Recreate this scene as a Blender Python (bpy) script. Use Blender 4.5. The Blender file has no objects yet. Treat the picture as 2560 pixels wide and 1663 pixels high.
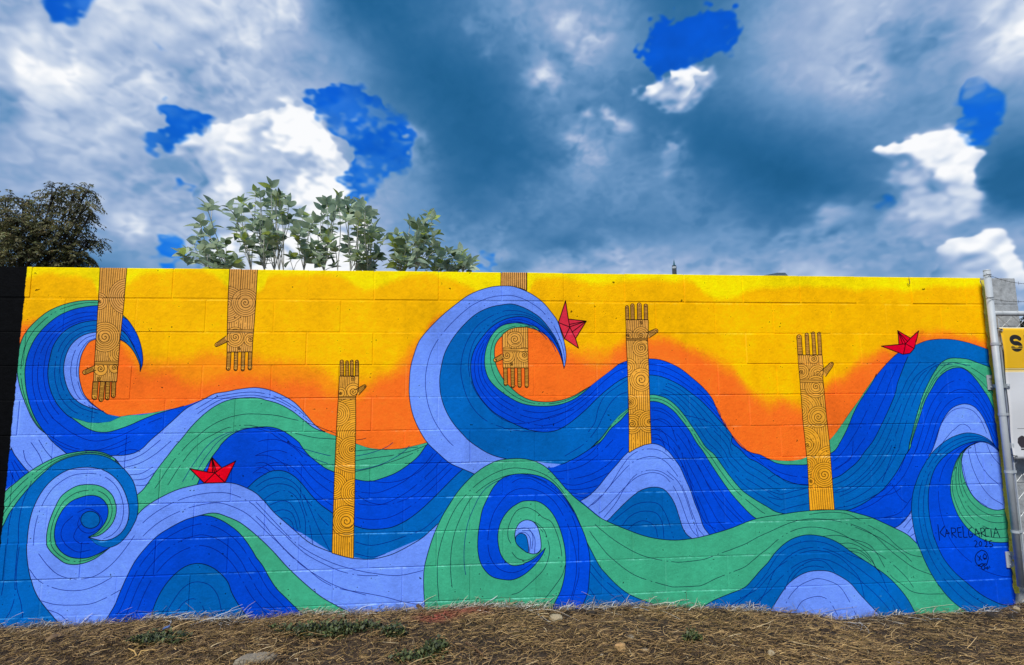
import bpy, bmesh, math, random
import numpy as np
from mathutils import Vector, Matrix, Euler

# ======================= camera, sky, sun, exposure =======================
SC = bpy.context.scene
COL = SC.collection
FPX, PW, PH = 1350.0, 2560, 1663           # focal length in pixels of the 2560 px wide photograph
BASE = 2.2                                 # height added so that the lowest ground by the wall is z = 0
CAM = np.array([0.0, -3.43523, -0.80117 + BASE])
MROT = np.array([[0.99631859, -0.08539408, -0.00755732], [-0.00220608, -0.1136646, 0.99351673], [0.08569945, 0.98984252, 0.11343455]])  # right, up, forward
cam = bpy.data.objects.new('camera', bpy.data.cameras.new('camera')); COL.objects.link(cam)
cam.data.sensor_width = 36.0; cam.data.sensor_fit = 'HORIZONTAL'; cam.data.lens = FPX/PW*36.0
cam.data.clip_start = 0.05; cam.data.clip_end = 3000
mw = Matrix.Identity(4)
for i in range(3):
    mw[i][0], mw[i][1], mw[i][2], mw[i][3] = MROT[0][i], MROT[1][i], -MROT[2][i], CAM[i]
cam.matrix_world = mw
SC.camera = cam
SC.view_settings.view_transform = 'Standard'; SC.view_settings.look = 'None'
SC.view_settings.gamma = 1.0; SC.view_settings.use_curve_mapping = False
EXPO = 1.45
SC.view_settings.exposure = EXPO
SC.render.engine = 'CYCLES'
SC.cycles.max_bounces = 5; SC.cycles.use_denoising = True

def raydir(px, py):
    return (px-PW/2)/FPX*MROT[0] - (py-PH/2)/FPX*MROT[1] + MROT[2]
def at(px, py, Y):                          # the place on the vertical plane y = Y that the photograph shows at a pixel
    d = raydir(px, py); return Vector(CAM + d*((Y-CAM[1])/d[1]))

SUN_EL, SUN_AZ = math.radians(50), math.radians(207)      # azimuth from +y clockwise: behind the camera, a little to its left
sdir = Vector((math.sin(SUN_AZ)*math.cos(SUN_EL), math.cos(SUN_AZ)*math.cos(SUN_EL), math.sin(SUN_EL)))
sun = bpy.data.objects.new('sun', bpy.data.lights.new('sun', 'SUN')); COL.objects.link(sun)
sun.data.energy = 1.5; sun.data.angle = math.radians(12); sun.data.color = (1.0, 0.95, 0.87)
sun.rotation_euler = sdir.to_track_quat('Z', 'Y').to_euler()
sun.location = (0, -4, 8)

def lattice(W, H, cw, ch, rng, wrap=True):
    """smooth random field, cubic B-spline over a lattice of cells cw x ch texels"""
    gw, gh = max(4, int(round(W/cw))), int(H/ch)+5
    g = rng.normal(size=(gh, gw)).astype(np.float32)
    def taps(n, c):
        t = np.arange(n)/c; i = np.floor(t).astype(int); f = (t-i).astype(np.float32)
        return i, [(1-f)**3/6, (3*f**3-6*f**2+4)/6, (-3*f**3+3*f**2+3*f+1)/6, f**3/6]
    ix, wx = taps(W, W/gw); iy, wy = taps(H, ch)
    a = sum(wx[k][None, :]*g[:, (ix+k) % gw] for k in range(4))
    return sum(wy[k][:, None]*a[iy+k] for k in range(4))*1.7

# ---- drawing helpers shared by the sky, the mural and the banner
def catmull(P,step=4.0,closed=False):
    P=np.asarray(P,float)
    if len(P)<3: 
        n=max(2,int(np.linalg.norm(P[-1]-P[0])/step)); t=np.linspace(0,1,n)[:,None]; return P[0]*(1-t)+P[-1]*t
    Q=np.vstack([2*P[0]-P[1],P,2*P[-1]-P[-2]]); out=[]
    for i in range(1,len(Q)-2):
        p0,p1,p2,p3=Q[i-1],Q[i],Q[i+1],Q[i+2]
        d0,d1,d2=[max(1e-6,np.linalg.norm(b-a)**.5) for a,b in ((p0,p1),(p1,p2),(p2,p3))]
        m1=(p1-p0)/d0-(p2-p0)/(d0+d1)+(p2-p1)/d1; m2=(p2-p1)/d1-(p3-p1)/(d1+d2)+(p3-p2)/d2
        m1*=d1; m2*=d1
        n=max(2,int(np.linalg.norm(p2-p1)/step)); t=np.linspace(0,1,n,endpoint=False)[:,None]
        out.append((2*t**3-3*t**2+1)*p1+(t**3-2*t**2+t)*m1+(-2*t**3+3*t**2)*p2+(t**3-t**2)*m2)
    out.append(P[-1:]); return np.vstack(out)
def resample(P,n):
    d=np.r_[0,np.cumsum(np.hypot(*np.diff(P,axis=0).T))]; t=np.linspace(0,d[-1],n)
    return np.stack([np.interp(t,d,P[:,0]),np.interp(t,d,P[:,1])],1)
class Canvas:
    def __init__(s,W,H): s.W,s.H=W,H; s.a=np.zeros((H,W,3),np.float32)
    def mask(s,P,ss=3):
        y0=max(0,int(P[:,1].min())-1); y1=min(s.H,int(P[:,1].max())+2)
        if y1<=y0: return None
        A=P; Bq=np.roll(P,-1,0)
        ys=(np.arange((y1-y0)*ss)+.5)/ss+y0
        lo=np.minimum(A[:,1],Bq[:,1]); hi=np.maximum(A[:,1],Bq[:,1]); ok=hi>lo
        A,Bq,lo,hi=A[ok],Bq[ok],lo[ok],hi[ok]
        acc=np.zeros(((y1-y0)*ss,s.W+2),np.float32)
        i0=np.ceil((lo-y0)*ss-.5).astype(int).clip(0); i1=np.ceil((hi-y0)*ss-.5).astype(int).clip(0,len(ys))
        cnt=np.maximum(i1-i0,0); e=np.repeat(np.arange(len(A)),cnt)
        if len(e)==0: return None
        r=np.arange(len(e))-np.repeat(np.cumsum(cnt)-cnt,cnt)+i0[e]
        x=A[e,0]+(ys[r]-A[e,1])/(Bq[e,1]-A[e,1])*(Bq[e,0]-A[e,0])
        o=np.lexsort((x,r)); r,x=r[o],x[o].clip(0,s.W-.001)
        k=len(x)//2*2; r0,xa,xb=r[0:k:2],x[0:k:2],x[1:k:2]
        # coverage via second difference: each span adds (clipped) area
        for xx,sg in ((xa,1.),(xb,-1.)):
            f=np.floor(xx).astype(int); fr=(xx-f).astype(np.float32)
            np.add.at(acc,(r0,f),sg*(1-fr)); np.add.at(acc,(r0,f+1),sg*fr)
        m=np.cumsum(acc,1)[:,:s.W].reshape(y1-y0,ss,s.W).mean(1)
        return y0,y1,m.clip(0,1)
    def fill(s,P,col):
        M=s.mask(P)
        if M is None: return
        y0,y1,m=M; s.a[y0:y1]+=(np.asarray(col,np.float32)-s.a[y0:y1])*m[...,None]
    def stroke(s,segs,w,col,clip=None,alpha=1.0):
        """segs: list of polylines (pixel); w: width in pixels"""
        pts=np.vstack(segs)
        x0=max(0,int(pts[:,0].min()-w-2)); x1=min(s.W,int(pts[:,0].max()+w+3)); y0=max(0,int(pts[:,1].min()-w-2)); y1=min(s.H,int(pts[:,1].max()+w+3))
        if x1<=x0 or y1<=y0: return
        cov=np.zeros((y1-y0,x1-x0),np.float32)
        for P in segs:
            for i in range(0,len(P)-1):
                a,b=P[i],P[i+1]
                u0=max(x0,int(min(a[0],b[0])-w-1)); u1=min(x1,int(max(a[0],b[0])+w+2)); v0=max(y0,int(min(a[1],b[1])-w-1)); v1=min(y1,int(max(a[1],b[1])+w+2))
                if u1<=u0 or v1<=v0: continue
                X=np.arange(u0,u1)[None,:]+.5-a[0]; Y=np.arange(v0,v1)[:,None]+.5-a[1]
                dx,dy=b-a; L2=dx*dx+dy*dy+1e-9
                t=((X*dx+Y*dy)/L2).clip(0,1)
                d=np.hypot(X-t*dx,Y-t*dy)
                c=(w/2+.5-d).clip(0,1)
                sl=cov[v0-y0:v1-y0,u0-x0:u1-x0]; np.maximum(sl,c,out=sl)
        if clip is not None:
            cy0,cy1,m=clip; g=np.zeros_like(cov); a0,a1=max(y0,cy0),min(y1,cy1)
            if a1<=a0: return
            g[a0-y0:a1-y0]=m[a0-cy0:a1-cy0,x0:x1]; cov=cov*g
        cov=cov[...,None]*alpha
        s.a[y0:y1,x0:x1]+=(np.asarray(col,np.float32)-s.a[y0:y1,x0:x1])*cov

# ---- sky: clouds laid out by direction round the whole dome (azimuth x elevation), kept as one generated picture
# brightness of the cloud layer every 100 px of the photograph (columns 0..2600, rows 0..700), then local bumps x, y, radius, change
CLOUD_B = """.50 .55 .55 .68 .74 .74 .74 .76 .26 .06 .12 .24 .26 .40 .48 .42 .20 .12 .20 .36 .54 .68 .66 .50 .46 .60 .60
.50 .80 .66 .64 .62 .62 .72 .54 .42 .26 .13 .16 .24 .34 .42 .50 .34 .20 .30 .44 .58 .58 .46 .46 .44 .84 .84
.68 .80 .68 .60 .66 .50 .62 .55 .50 .40 .16 .08 .11 .22 .42 .36 .24 .20 .30 .40 .52 .62 .50 .44 .42 .46 .46
.38 .56 .68 .68 .60 .58 .60 .66 .60 .42 .30 .12 .10 .15 .36 .38 .22 .20 .20 .28 .33 .37 .38 .36 .36 .34 .34
.48 .52 .56 .56 .50 .60 .62 .64 .62 .42 .44 .22 .09 .17 .36 .42 .36 .30 .09 .04 .10 .18 .34 .44 .38 .10 .08
.50 .52 .54 .56 .52 .55 .70 .76 .80 .60 .42 .34 .24 .28 .38 .36 .34 .40 .20 .08 .06 .13 .28 .48 .58 .14 .12
.50 .50 .44 .54 .50 .60 .86 .92 .94 .82 .40 .34 .36 .28 .22 .19 .20 .26 .35 .34 .32 .43 .46 .46 .50 .48 .48
.50 .48 .44 .40 .42 .70 .92 .94 .94 .92 .62 .50 .46 .62 .66 .70 .60 .46 .42 .42 .42 .42 .44 .44 .56 .50 .50"""
BUMPS = """77,162,26,.22 186,178,30,.20 95,70,40,.12 371,193,30,.14 230,205,30,.12 330,570,26,.22 355,590,16,.2 150,320,40,.06 690,40,30,.14 730,62,18,.16 640,110,30,.06 620,60,30,-.08 560,90,30,-.08 480,110,30,-.06 380,110,40,-.06 20,240,40,-.14 20,300,50,-.08
 330,430,50,-.06 470,390,40,-.06 1475,100,34,.2 1440,60,30,.12 1390,215,26,.24 1360,200,18,.14 1455,270,15,.30 1520,285,22,.26 1545,310,22,.2 1440,350,30,.12 1480,390,40,.10 1690,370,24,.22 1050,370,30,.18 1035,340,16,.16 870,250,14,.2 905,330,20,.1 1250,140,20,.12 1210,60,20,.08 1430,150,20,-.12 1360,130,25,-.1
 2180,175,40,.16 2150,190,30,.10 2540,90,50,.12 2070,560,40,.14 2030,570,30,.08 1370,640,14,.14 1545,650,18,.16 1440,670,30,.08 1760,340,60,-.06 1330,420,60,-.06 1700,430,20,.14 2250,560,60,.06 2340,100,40,-.04 2240,120,60,-.08 1960,600,30,.08 1250,600,30,.1 2340,520,24,.22 2230,510,20,.2"""
DETAIL = [[.55, .62, .22, .55, .22, .3], [.42, .6, .18, .5, .08, .5], [.35, .5, .35, .4, .4, .45]]
HOLES = ["100,-30 95,10 120,42 190,38 230,20 245,-30", "405,290 440,272 500,280 550,285 540,310 505,325 470,320 440,340 420,370 400,380 388,350 405,320", "440,400 470,425 492,430 488,465 465,475 450,440",
 "764,263 860,237 958,258 990,300 1022,333 1035,408 963,425 958,457 914,495 888,420 860,387 818,323", "1597,178 1624,113 1656,54 1764,27 1845,32 1856,70 1818,129 1737,140 1705,156 1656,161 1651,194 1635,199",
 "2426,204 2453,210 2490,242 2517,253 2496,301 2501,323 2469,350 2442,366 2399,317 2399,290 2463,285 2431,247", "405,615 440,632 480,660 440,690 390,690", "1195,640 1260,640 1290,665 1290,700 1190,700", "378,126 400,122 436,130 430,142 400,142", "2170,505 2200,510 2195,535 2175,540", "495,560 530,570 545,600 520,620 500,600"]
PUFFS = [("678,290 720,274 764,290 807,317 818,355 855,398 888,425 888,473 914,500 940,540 915,700 480,700 500,600 511,538 473,484 495,430 484,387 430,355 484,323 570,312 645,301", .63, -10),
 ("690,285 730,278 800,318 812,352 850,398 820,410 770,380 720,385 690,350 672,320", .97, 22), ("735,470 790,430 850,425 890,440 900,500 880,540 780,560 720,520", .93, 26), ("545,440 575,400 600,420 610,450 580,475 550,465", .90, 18), ("520,640 600,590 760,580 900,590 930,700 500,700", .97, 40), ("560,345 640,330 660,350 600,380 560,370", .82, 22), ("420,350 470,330 540,320 520,345 460,360", .76, 18),
 ("2145,382 2194,355 2312,339 2409,344 2442,371 2480,355 2463,376 2425,420 2436,473 2409,500 2334,473 2302,457 2248,430 2194,414", .72, -8), ("2260,352 2400,350 2425,410 2360,445 2290,400", .90, 24), ("2155,378 2200,366 2215,380 2170,392", .92, 14), ("2205,395 2250,385 2275,402 2240,425 2200,420", .32, 14), ("2270,462 2310,445 2345,452 2300,480 2275,490", .22, 14), ("2160,500 2195,505 2205,535 2170,540", .12, 16), ("2290,480 2330,500 2310,530 2270,520", .62, 16),
 ("1590,195 1640,185 1665,160 1730,150 1790,172 1790,215 1730,262 1650,250 1600,230", .62, 16), ("2200,420 2290,440 2330,500 2430,480 2440,560 2300,560 2240,500", .58, 30), ("2350,430 2430,440 2440,510 2380,520", .74, 18),
 ("1597,194 1624,199 1651,194 1656,156 1689,148 1726,161 1780,172 1775,186 1737,188 1721,242 1700,237 1667,215 1635,237 1608,215", .76, -7), ("1660,160 1690,152 1730,165 1715,190 1680,200", .97, 12), ("1605,200 1640,205 1640,225 1620,225", .95, 11),
 ("2334,661 2356,624 2409,600 2463,594 2517,618 2555,661 2570,720 2320,720", .60, -9), ("2390,620 2450,598 2500,618 2440,640", .84, 14), ("2500,392 2445,420 2440,465 2490,505 2650,520 2650,370", .10, 26)]
RAMP = np.array([[0, 18, 84, 130], [.12, 36, 99, 148], [.25, 62, 116, 164], [.4, 104, 146, 190], [.55, 146, 170, 206], [.7, 184, 199, 223], [.85, 216, 224, 236], [1, 246, 247, 249]], float)
def build_sky(W=4096, H=1024):
    rng = np.random.default_rng(11)
    az = ((np.arange(W)+.5)/W*2-1)*math.pi; el = np.radians(-5+(np.arange(H)+.5)/H*95)
    ce, se = np.cos(el)[:, None], np.sin(el)[:, None]
    X, Y, Z = np.sin(az)[None]*ce, np.cos(az)[None]*ce, se+0*az[None]
    c = [MROT[k][0]*X+MROT[k][1]*Y+MROT[k][2]*Z for k in range(3)]
    ok = c[2] > .12; c2 = np.where(ok, c[2], 1)
    px = np.where(ok, PW/2+FPX*c[0]/c2, 1e5); py = np.where(ok, PH/2-FPX*c[1]/c2, 1e5)
    D = W/360.0
    n = [lattice(W, H, D*s*1.35, D*s*.82, rng) for s in (7, 3.5, 1.8, .9, .5, .28)]
    m = [lattice(W, H, D*s*1.35, D*s*.82, rng) for s in (7, 3.5, 1.8, .9, .5, .28)]
    wx = n[0]*14+n[1]*13+n[2]*11+n[3]*7+n[4]*4.5+n[5]*3; wy = m[0]*14+m[1]*13+m[2]*11+m[3]*7+m[4]*4.5+m[5]*3
    # the layout: brightness from scattered points, holes and heaped clouds from outlines
    q = 4; x0, y0, LW_, LH_ = -300, -500, 3160//q, 1300//q
    gx, gy = np.meshgrid(x0+(np.arange(LW_)+.5)*q, y0+(np.arange(LH_)+.5)*q)
    def grid(T, dx, dy):
        T = np.array(T, float); ux, uy = np.clip(gx/dx, 0, T.shape[1]-1.001), np.clip(gy/dy, 0, T.shape[0]-1.001); i, j = uy.astype(int), ux.astype(int); fi, fj = uy-i, ux-j
        return (T[i, j]*(1-fj)+T[i, j+1]*fj)*(1-fi)+(T[i+1, j]*(1-fj)+T[i+1, j+1]*fj)*fi
    def blur(a, r):
        r = max(1, int(r/q))
        for ax in (0, 1):
            for _ in range(2):
                p = np.pad(a, [(r, r) if k == ax else (0, 0) for k in (0, 1)], mode='edge'); cs = np.cumsum(p, ax); cs = np.insert(cs, 0, 0, ax)
                a = (np.take(cs, range(2*r+1, cs.shape[ax]), ax)-np.take(cs, range(0, cs.shape[ax]-2*r-1), ax))/(2*r+1)
        return a
    br = blur(grid([[float(v) for v in r.split()] for r in CLOUD_B.split('\n')], 100, 100), 44); det = grid(DETAIL, 500, 350)
    for t in BUMPS.split():
        x, y, r, d = map(float, t.split(',')); w = np.exp(-((gx-x)**2+(gy-y)**2)/(2*(r*.8)**2)); br += d*w; det = np.maximum(det, np.minimum(1, .5+abs(d)*2.5)*np.exp(-((gx-x)**2+(gy-y)**2)/(2*(r*1.6)**2)))
    def mask(txt, r):
        cv = Canvas(LW_, LH_); Q = (catmull(np.array([[float(v) for v in t.split(',')] for t in (txt+' '+txt.split()[0]).split()]), 3)-[x0, y0])/q
        M = cv.mask(Q); a = np.zeros((LH_, LW_))
        if M is not None: a[M[0]:M[1]] = M[2]
        return blur(a, r)
    hole = np.zeros(gx.shape)
    for t in HOLES: hole = np.maximum(hole, mask(t, 28))
    u0, v0 = np.clip((px-x0)/q, 0, LW_-1.01), np.clip((py-y0)/q, 0, LH_-1.01)
    def bl0(a, u, v):
        i, j = v.astype(int), u.astype(int); fi, fj = v-i, u-j; return (a[i, j]*(1-fj)+a[i, j+1]*fj)*(1-fi)+(a[i+1, j]*(1-fj)+a[i+1, j+1]*fj)*fi
    near = np.clip(np.minimum(np.minimum((px-x0)/q, LW_-1-(px-x0)/q), np.minimum((py-y0)/q, LH_-1-(py-y0)/q))*q/260, 0, 1)
    Dt = bl0(det, u0, v0)*near+.55*(1-near)
    wk = .45+.65*Dt; u = (px+wx*wk-x0)/q; v = (py+wy*wk-y0)/q
    inside = near**2*(3-2*near)
    uc, vc = np.clip(u, 0, LW_-1.01), np.clip(v, 0, LH_-1.01)
    bl = lambda a: bl0(a, uc, vc)
    sm = lambda t: np.clip(t, 0, 1)**2*(3-2*np.clip(t, 0, 1))
    B, Hh = bl(br), bl(hole)
    nn = n[1]*.34+m[2]*.36+n[3]*.30+m[4]*.2+n[5]*.14
    # heaped relief: rounded lumps lit from the upper left
    lump = -(np.abs(m[1]+.4*n[2])*.8+np.abs(n[2]+.4*m[3])*.55+np.abs(m[3]+.4*n[4])*.36+np.abs(n[4]+.4*m[5])*.2+np.abs(m[5])*.08)
    sh = int(.45*D); rel = lump-.5*np.roll(lump, (sh, -sh//2), (0, 1))-.5*np.roll(lump, (2*sh, -sh), (0, 1))
    gen = .46+.17*(n[0]+.6*m[1]+.4*n[2]+.25*m[3])
    genh = sm((m[0]*.8+n[1]*.55+m[2]*.35+n[3]*.2-1.5)*1.6)
    Hh = Hh*inside+genh*(1-inside)
    B = B*inside+gen*(1-inside)
    soft = np.clip((B-.15)/.45, 0, 1)
    B = B+nn*(.012+.085*soft*Dt)+rel*(.006+.12*soft*Dt)
    lu2 = -(np.abs(n[2]+.3*m[3])*.7+np.abs(m[3]+.3*n[4])*.45+np.abs(n[4])*.16); rels = lu2-np.roll(lu2, (sh, -sh//2), (0, 1))
    fe = n[2]*.30+n[3]*.36+m[4]*.42+n[5]*.36+m[5]*.2
    # overlapping cloud sheets: each has a crisp lit rim that fades inwards
    ro = lambda a, k, sg=1: np.roll(a, k, 1)*sg
    F1 = n[0]*.55+m[1]*.5+n[2]*.42+m[3]*.32+n[4]*.24+m[5]*.17
    F2 = ro(m[0], 700)*.5+ro(n[1], 1300)*.5+ro(m[2], 900)*.42+ro(n[3], 500)*.32+ro(m[4], 1700)*.24+ro(n[5], 300)*.17
    F3 = ro(n[1], 2100)*.5+ro(m[1], 1500)*.2+ro(n[2], 2600)*.46+ro(m[3], 3100)*.36+ro(n[4], 2300)*.26+ro(m[5], 900)*.17
    for F, t_, k_ in ((F1, .05, 1.0), (F2, .3, 1.0), (F3, .2, .85)):
        g_ = F-t_; e_ = sm(g_/.6)*np.exp(-np.clip(g_, 0, 9)/.7)*1.3-.3*sm((g_+.5)/.5)*(1-sm(g_/.6)); B = B+e_*k_*(.012+.12*soft*Dt)
    B = B-.055*soft*Dt
    for txt, b, r in PUFFS:
        mk = mask(txt, abs(r)); a0 = bl(mk); lit = r < 0                # r < 0: a heaped cloud with its own firm edge and sunlit rim
        a = sm((a0+fe*(.20 if lit else .26)*np.clip(a0*4, 0, 1)+rel*.10*np.clip(a0*4, 0, 1)-.5)/(.40 if lit else .95)+.5)
        b_ = b+(rels*.14+fe*.04)*(1 if b > .5 else .12)
        if lit:
            m3 = blur(mk, 16); gr = m3-np.roll(m3, (5, -5), (0, 1)); b_ = b_+np.clip(bl(gr)*1.2, -.22, .24)
        if lit: a = a*(1-np.clip(bl(m3-np.roll(m3, -5, 0))*1.9, 0, .6))          # undersides dissolve into the grey
        B = B*(1-a)+b_*a
    B = np.clip(.46+(B-.44)*1.12, 0, 1)
    wisp = n[2]*.4+m[3]*.45+n[4]*.38+m[5]*.3
    frac = F3*.5+wisp*.75
    rag = frac*.75+fe*.34+n[5]*.10+ro(m[5], 1111)*.10
    cover = 1-sm((Hh*2.5-.50+(rag*1.05+F1*.3)*np.clip(Hh*2.6, 0, 1)*(1-.65*sm((Hh-.42)/.35)))/.95)
    veil = sm(F2*.9+n[4]*.25+m[5]*.2-.1)*.55+sm(F1*.8+m[4]*.2)*.22; cover = 1-(1-cover)*(1-np.clip(veil, 0, .75))
    cloud = np.stack([np.interp(B, RAMP[:, 0], RAMP[:, k]) for k in (1, 2, 3)], -1)
    t = np.clip(np.degrees(el)/40, 0, 1)[:, None, None]; blue = np.array([10, 126, 235.])*(1-t)+np.array([0, 72, 186.])*t
    blue = blue*(1+.05*nn[..., None])
    rgb = blue*(1-cover[..., None])+cloud*cover[..., None]
    out = np.ones((H, W, 4), np.float32); out[..., :3] = np.clip(rgb/255., 0, 1)
    out[..., 3] = 1
    return out
def to_image(name, a):
    h, w = a.shape[:2]; im = bpy.data.images.new(name, w, h, alpha=False); im.colorspace_settings.name = 'sRGB'
    im.pixels.foreach_set(np.ascontiguousarray(a, np.float32).ravel()); im.update(); im.pack(); return im
world = bpy.data.worlds.new('World'); SC.world = world; world.use_nodes = True
nt = world.node_tree; nt.nodes.clear(); nd = nt.nodes.new; lk = nt.links.new
def wmath(op, a, b=None):
    n_ = nd('ShaderNodeMath'); n_.operation = op
    for k, s in enumerate((a, b)):
        if s is None: continue
        if isinstance(s, (int, float)): n_.inputs[k].default_value = s
        else: lk(s, n_.inputs[k])
    return n_.outputs[0]
tc = nd('ShaderNodeTexCoord'); sx = nd('ShaderNodeSeparateXYZ'); lk(tc.outputs['Generated'], sx.inputs[0])
uu = wmath('ADD', wmath('DIVIDE', wmath('ARCTAN2', sx.outputs[0], sx.outputs[1]), 2*math.pi), .5)
vv = wmath('DIVIDE', wmath('ADD', wmath('MULTIPLY', wmath('ARCSINE', sx.outputs[2]), 180/math.pi), 5.0), 95.0)
cxy = nd('ShaderNodeCombineXYZ'); lk(uu, cxy.inputs[0]); lk(vv, cxy.inputs[1])
ti = nd('ShaderNodeTexImage'); ti.image = to_image('cloud_layer', build_sky()); ti.extension = 'EXTEND'; ti.interpolation = 'Cubic'; lk(cxy.outputs[0], ti.inputs[0])
sk = nd('ShaderNodeTexSky'); sk.sky_type = 'NISHITA'; sk.sun_disc = False; sk.sun_elevation = SUN_EL; sk.sun_rotation = SUN_AZ; sk.air_density = 1.0; sk.dust_density = .3
b1 = nd('ShaderNodeBackground'); lk(sk.outputs[0], b1.inputs[0]); b1.inputs[1].default_value = .05
b2 = nd('ShaderNodeBackground'); lk(ti.outputs[0], b2.inputs[0]); b2.inputs[1].default_value = 1.06*2**-EXPO
mx = nd('ShaderNodeMixShader'); mx.inputs[0].default_value = .98; lk(b1.outputs[0], mx.inputs[1]); lk(b2.outputs[0], mx.inputs[2])
wo = nd('ShaderNodeOutputWorld'); lk(mx.outputs[0], wo.inputs[0])

# ---- mural drawing data -------------------------------------------------
TILE = {}
for _i in range(4):
    TILE['t%d' % _i] = (640*_i, 640, 3.092)
    TILE['b%d' % _i] = (640*_i, 1100, 3.092)
TILE.update(z1=(200,660,4.294), z2=(530,660,5.519), z3=(800,890,5.944), z4=(800,1130,5.519), z5=(1220,670,4.829),
            z6=(1540,740,3.862), z7=(1970,820,6.443), z8=(1970,1040,6.186), s1=(460,1130,14.875), s2=(1380,730,9.667),
            s3=(2190,810,17.177), s4=(2330,1290,10.305))

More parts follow.
